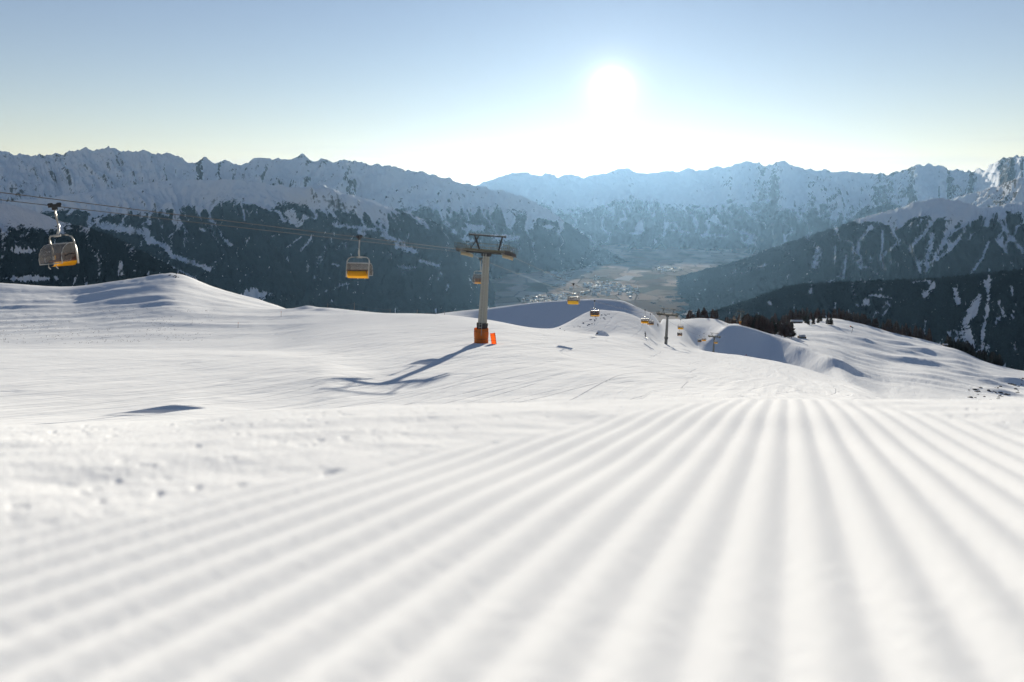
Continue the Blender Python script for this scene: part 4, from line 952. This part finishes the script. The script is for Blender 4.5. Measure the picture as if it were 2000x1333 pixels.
# mast on the plateau
Y = find_Y(1664, 651, 900, 1200); g = gpt(1664, Y)
t = thing('snow_gun', 'dark leaning mast with a reddish head on the snowy plateau', 'snow gun', g, 0.2)
MB().tube([(-0.6, 0, -0.5), (0.2, 0, 3.0), (1.0, 0, 6.2)], [0.20, 0.18, 0.14], 8).build('mast', M_dark, t)
MB().cyl((1.2, 0, 5.4), (-1.6, 0.2, 7.0), 0.45, 0.62, 12).build('fan_head', M_dark, t, bevel=0.03); MB().cyl((-1.5, 0.2, 6.9), (-2.3, 0.25, 7.4), 0.62, 0.5, 12).build('nozzle_ring', M_orange, t)
# hut and shelter on the plateau
M_snowroof = snow_mat('roof_snow', 2.0, 0.03)
def hut(name, label, px, Y, L, W, H, rz, wall=None):
    g = gpt(px, Y); t = thing(name, label, 'hut', g, rz)
    MB().box((0, 0, H/2-0.4), (L, W, H+0.8)).build('wall', wall or M_wood, t)
    rf = MB()
    rf.sheet([[(-L/2-0.5, -W/2-0.6, H-0.1), (L/2+0.5, -W/2-0.6, H-0.1)], [(-L/2-0.5, 0, H+W*0.33), (L/2+0.5, 0, H+W*0.33)], [(-L/2-0.5, W/2+0.6, H-0.1), (L/2+0.5, W/2+0.6, H-0.1)]], 0.35)
    rf.build('roof', M_snowroof, t)
    MB().box((-L*0.2, -W/2-0.03, 1.0), (1.0, 0.08, 2.0)).build('door', M_dark, t); MB().box((L*0.2, -W/2-0.03, 1.4), (1.2, 0.08, 0.9)).build('window', M_black, t)
hut('hut', 'long low hut with a snowy roof near the plateau skyline', 1556, 1170, 13, 5, 2.6, -0.2)
hut('hut', 'small snow-buried shelter right of the tree clump behind the shaded slope', 1566, 840, 6, 4, 1.7, 0.3)
hut('hut', 'tiny hut at the plateau edge above the dark tree clump', 1846, find_Y(1846, 673, 1000, 1120), 4, 3, 2.0, 0.1)

# withered grass poking through the snow on the left hillside
def tufts():
    bm = bmesh.new()
    for k in range(900):
        px = random.uniform(-60, 420); Y = random.uniform(215, 330); x = (px-1000)/F*Y
        if float(gn(x/14, Y/14, 77)) < -0.05: continue
        z = ground(x, Y)
        for j in range(4):
            a = random.random()*6.28; h = random.uniform(0.1, 0.28); d = Vector((math.cos(a), math.sin(a), 0))*0.12; b0 = Vector((x, Y, z-0.02))+d*random.random()
            vs = [bm.verts.new(p) for p in (b0-d*0.25, b0+d*0.25, b0+d*0.9+Vector((0, 0, h)))]; bm.faces.new(vs)
    me = bpy.data.meshes.new('withered_grass'); bm.to_mesh(me); bm.free(); me.materials.append(simple('withered_grass', (0.14, 0.11, 0.075), 0.9, 0, 0.3, 0.5))
    o = bpy.data.objects.new('withered_grass', me); COL.objects.link(o); o['kind'] = 'stuff'; o['label'] = 'withered grass tips poking through the snow on the left hillside'
tufts()

# ------------------------------------------------------------------ villages in the valley
M_wall = [hexm('pale_render', (0.70, 0.66, 0.60)), hexm('cream_render', (0.60, 0.52, 0.42))]
M_rf = [hexm('frosted_roof', (0.78, 0.78, 0.78), 0.6), hexm('brown_roof', (0.22, 0.13, 0.09)), hexm('grey_roof', (0.4, 0.4, 0.4), 0.5)]
def house_meshes():
    out = []
    for k in range(6):
        r = random.Random(k); L = r.uniform(28, 58); W = r.uniform(20, 32); H = r.uniform(12, 20)
        o1 = MB().box((0, 0, H/2-2), (L, W, H+4)).build('wall', M_wall[k % 2])
        o2 = MB().sheet([[(-L/2-1, -W/2-1.5, H-0.5), (L/2+1, -W/2-1.5, H-0.5)], [(-L/2-1, 0, H+W*0.33), (L/2+1, 0, H+W*0.33)], [(-L/2-1, W/2+1.5, H-0.5), (L/2+1, W/2+1.5, H-0.5)]], 1.0).build('roof', M_rf[(0, 0, 1, 0, 2, 0)[k]])
        out.append((o1.data, o2.data)); bpy.data.objects.remove(o1); bpy.data.objects.remove(o2)
    return out
HM = house_meshes()
CL = [  # centre px, py, spread, count, label
 (1175, 562, 26, 7, 60, 'pale house in the village in the middle of the valley floor'),
 (1222, 566, 16, 6, 24, 'pale house scattered right of the village in the middle of the valley'),
 (1085, 536, 15, 6, 38, 'pale house in the village left of the white field'),
 (1135, 521, 26, 4, 24, 'pale house in the row at the far edge of the fields'),
 (1088, 584, 26, 7, 60, 'pale house in the nearest village just above the lit snow crest'),
 (1040, 588, 24, 7, 26, 'pale house on the hillside foot right of the big pylon'),
 (1150, 556, 80, 26, 30, 'pale lone house or farm scattered among the brown valley fields'),
 (1305, 527, 26, 6, 34, 'pale house in the far village at the foot of the right mountain'),
]
for cx, cy, sx, sy, n, lab in CL:
    for k in range(n):
        px = random.gauss(cx, sx*0.6); py = random.gauss(cy, sy*0.6)
        Y = 995.0*F/(py-HOR)
        t = thing('village_house', lab, 'house', ((px-1000)/F*Y, Y, -1000+8*float(fbm((px-1000)/F*Y/900, Y/900, 3, 901))), random.random()*3.14, lab.replace('pale house', 'houses'))
        w_, r_ = random.choice(HM)
        for nm, me in (('wall', w_), ('roof', r_)):
            o = bpy.data.objects.new(nm, me); COL.objects.link(o); o.parent = t
# pale field sheets and roads lying on the valley floor
def valley_sheet(name, label, corners, mat, up):
    P = [Vector(((px-1000)/F*(1000*F/(py-HOR)), 1000*F/(py-HOR), 0)) for px, py in corners]
    rows = []
    for i in range(9):
        row = []
        for j in range(9):
            p = P[0].lerp(P[1], j/8).lerp(P[3].lerp(P[2], j/8), i/8); row.append((p.x, p.y, -1000+8*float(fbm(p.x/900, p.y/900, 3, 901))+up))
        rows.append(row)
    o = MB().sheet(rows, 0.5).build(name, mat); structure(o, label); return o
M_white = hexm('pale_field', (0.85, 0.84, 0.82), 0.95); M_tan = hexm('tan_field', (0.36, 0.27, 0.20), 0.95); M_tan2 = hexm('straw_field', (0.46, 0.38, 0.30), 0.95); M_road = hexm('pale_road', (0.6, 0.57, 0.53), 0.95)
valley_sheet('white_field', 'bright white field in the valley', [(1199, 547), (1228, 550), (1241, 540), (1222, 539)], M_white, 6)
valley_sheet('tan_field', 'broad tan field in the valley', [(1112, 546), (1185, 541), (1192, 529), (1125, 530)], M_tan2, 4)
valley_sheet('tan_field', 'tan field strip below the far village', [(1240, 556), (1300, 552), (1296, 545), (1250, 548)], M_tan, 4)
valley_sheet('tan_field', 'tan field behind the grey pylon', [(1225, 607), (1335, 610), (1345, 594), (1215, 588)], M_tan, 4)
valley_sheet('tan_field', 'pale field at the foot of the far right mountain', [(1275, 533), (1335, 528), (1325, 521), (1272, 519)], M_tan2, 4)
valley_sheet('road', 'pale straight road in the valley', [(1222, 560), (1224, 560), (1234, 576), (1231, 576)], M_road, 8)
valley_sheet('road', 'thin pale road right of the valley village', [(1244, 560), (1246, 560), (1247, 578), (1244.5, 578)], M_road, 8)

# ------------------------------------------------------------------ haze
def haze():
    bm = bmesh.new(); bmesh.ops.create_cube(bm, size=1.0)
    lo = Vector((-60000, -3000, -1300)); hi = Vector((60000, 60000, 1750))
    for v in bm.verts:
        v.co = Vector([lo[i] if v.co[i] < 0 else hi[i] for i in range(3)])
    me = bpy.data.meshes.new('haze'); bm.to_mesh(me); bm.free()
    o = bpy.data.objects.new('haze', me); COL.objects.link(o); o['kind'] = 'stuff'; o['label'] = 'thin blue morning haze filling the valley'
    m = bpy.data.materials.new('haze_air'); m.use_nodes = True; n = m.node_tree; n.nodes.clear()
    oo = n.nodes.new('ShaderNodeOutputMaterial'); v = n.nodes.new('ShaderNodeVolumePrincipled')
    v.inputs['Color'].default_value = (0.20, 0.56, 1.0, 1); v.inputs['Density'].default_value = 3.2e-6; v.inputs['Anisotropy'].default_value = 0.25
    v2 = n.nodes.new('ShaderNodeVolumePrincipled'); v2.inputs['Color'].default_value = (0.92, 0.95, 1.0, 1); v2.inputs['Density'].default_value = 0.9e-6; v2.inputs['Anisotropy'].default_value = 0.75
    ad_ = n.nodes.new('ShaderNodeAddShader'); n.links.new(v.outputs[0], ad_.inputs[0]); n.links.new(v2.outputs[0], ad_.inputs[1])
    n.links.new(ad_.outputs[0], oo.inputs['Volume']); me.materials.append(m)
haze()
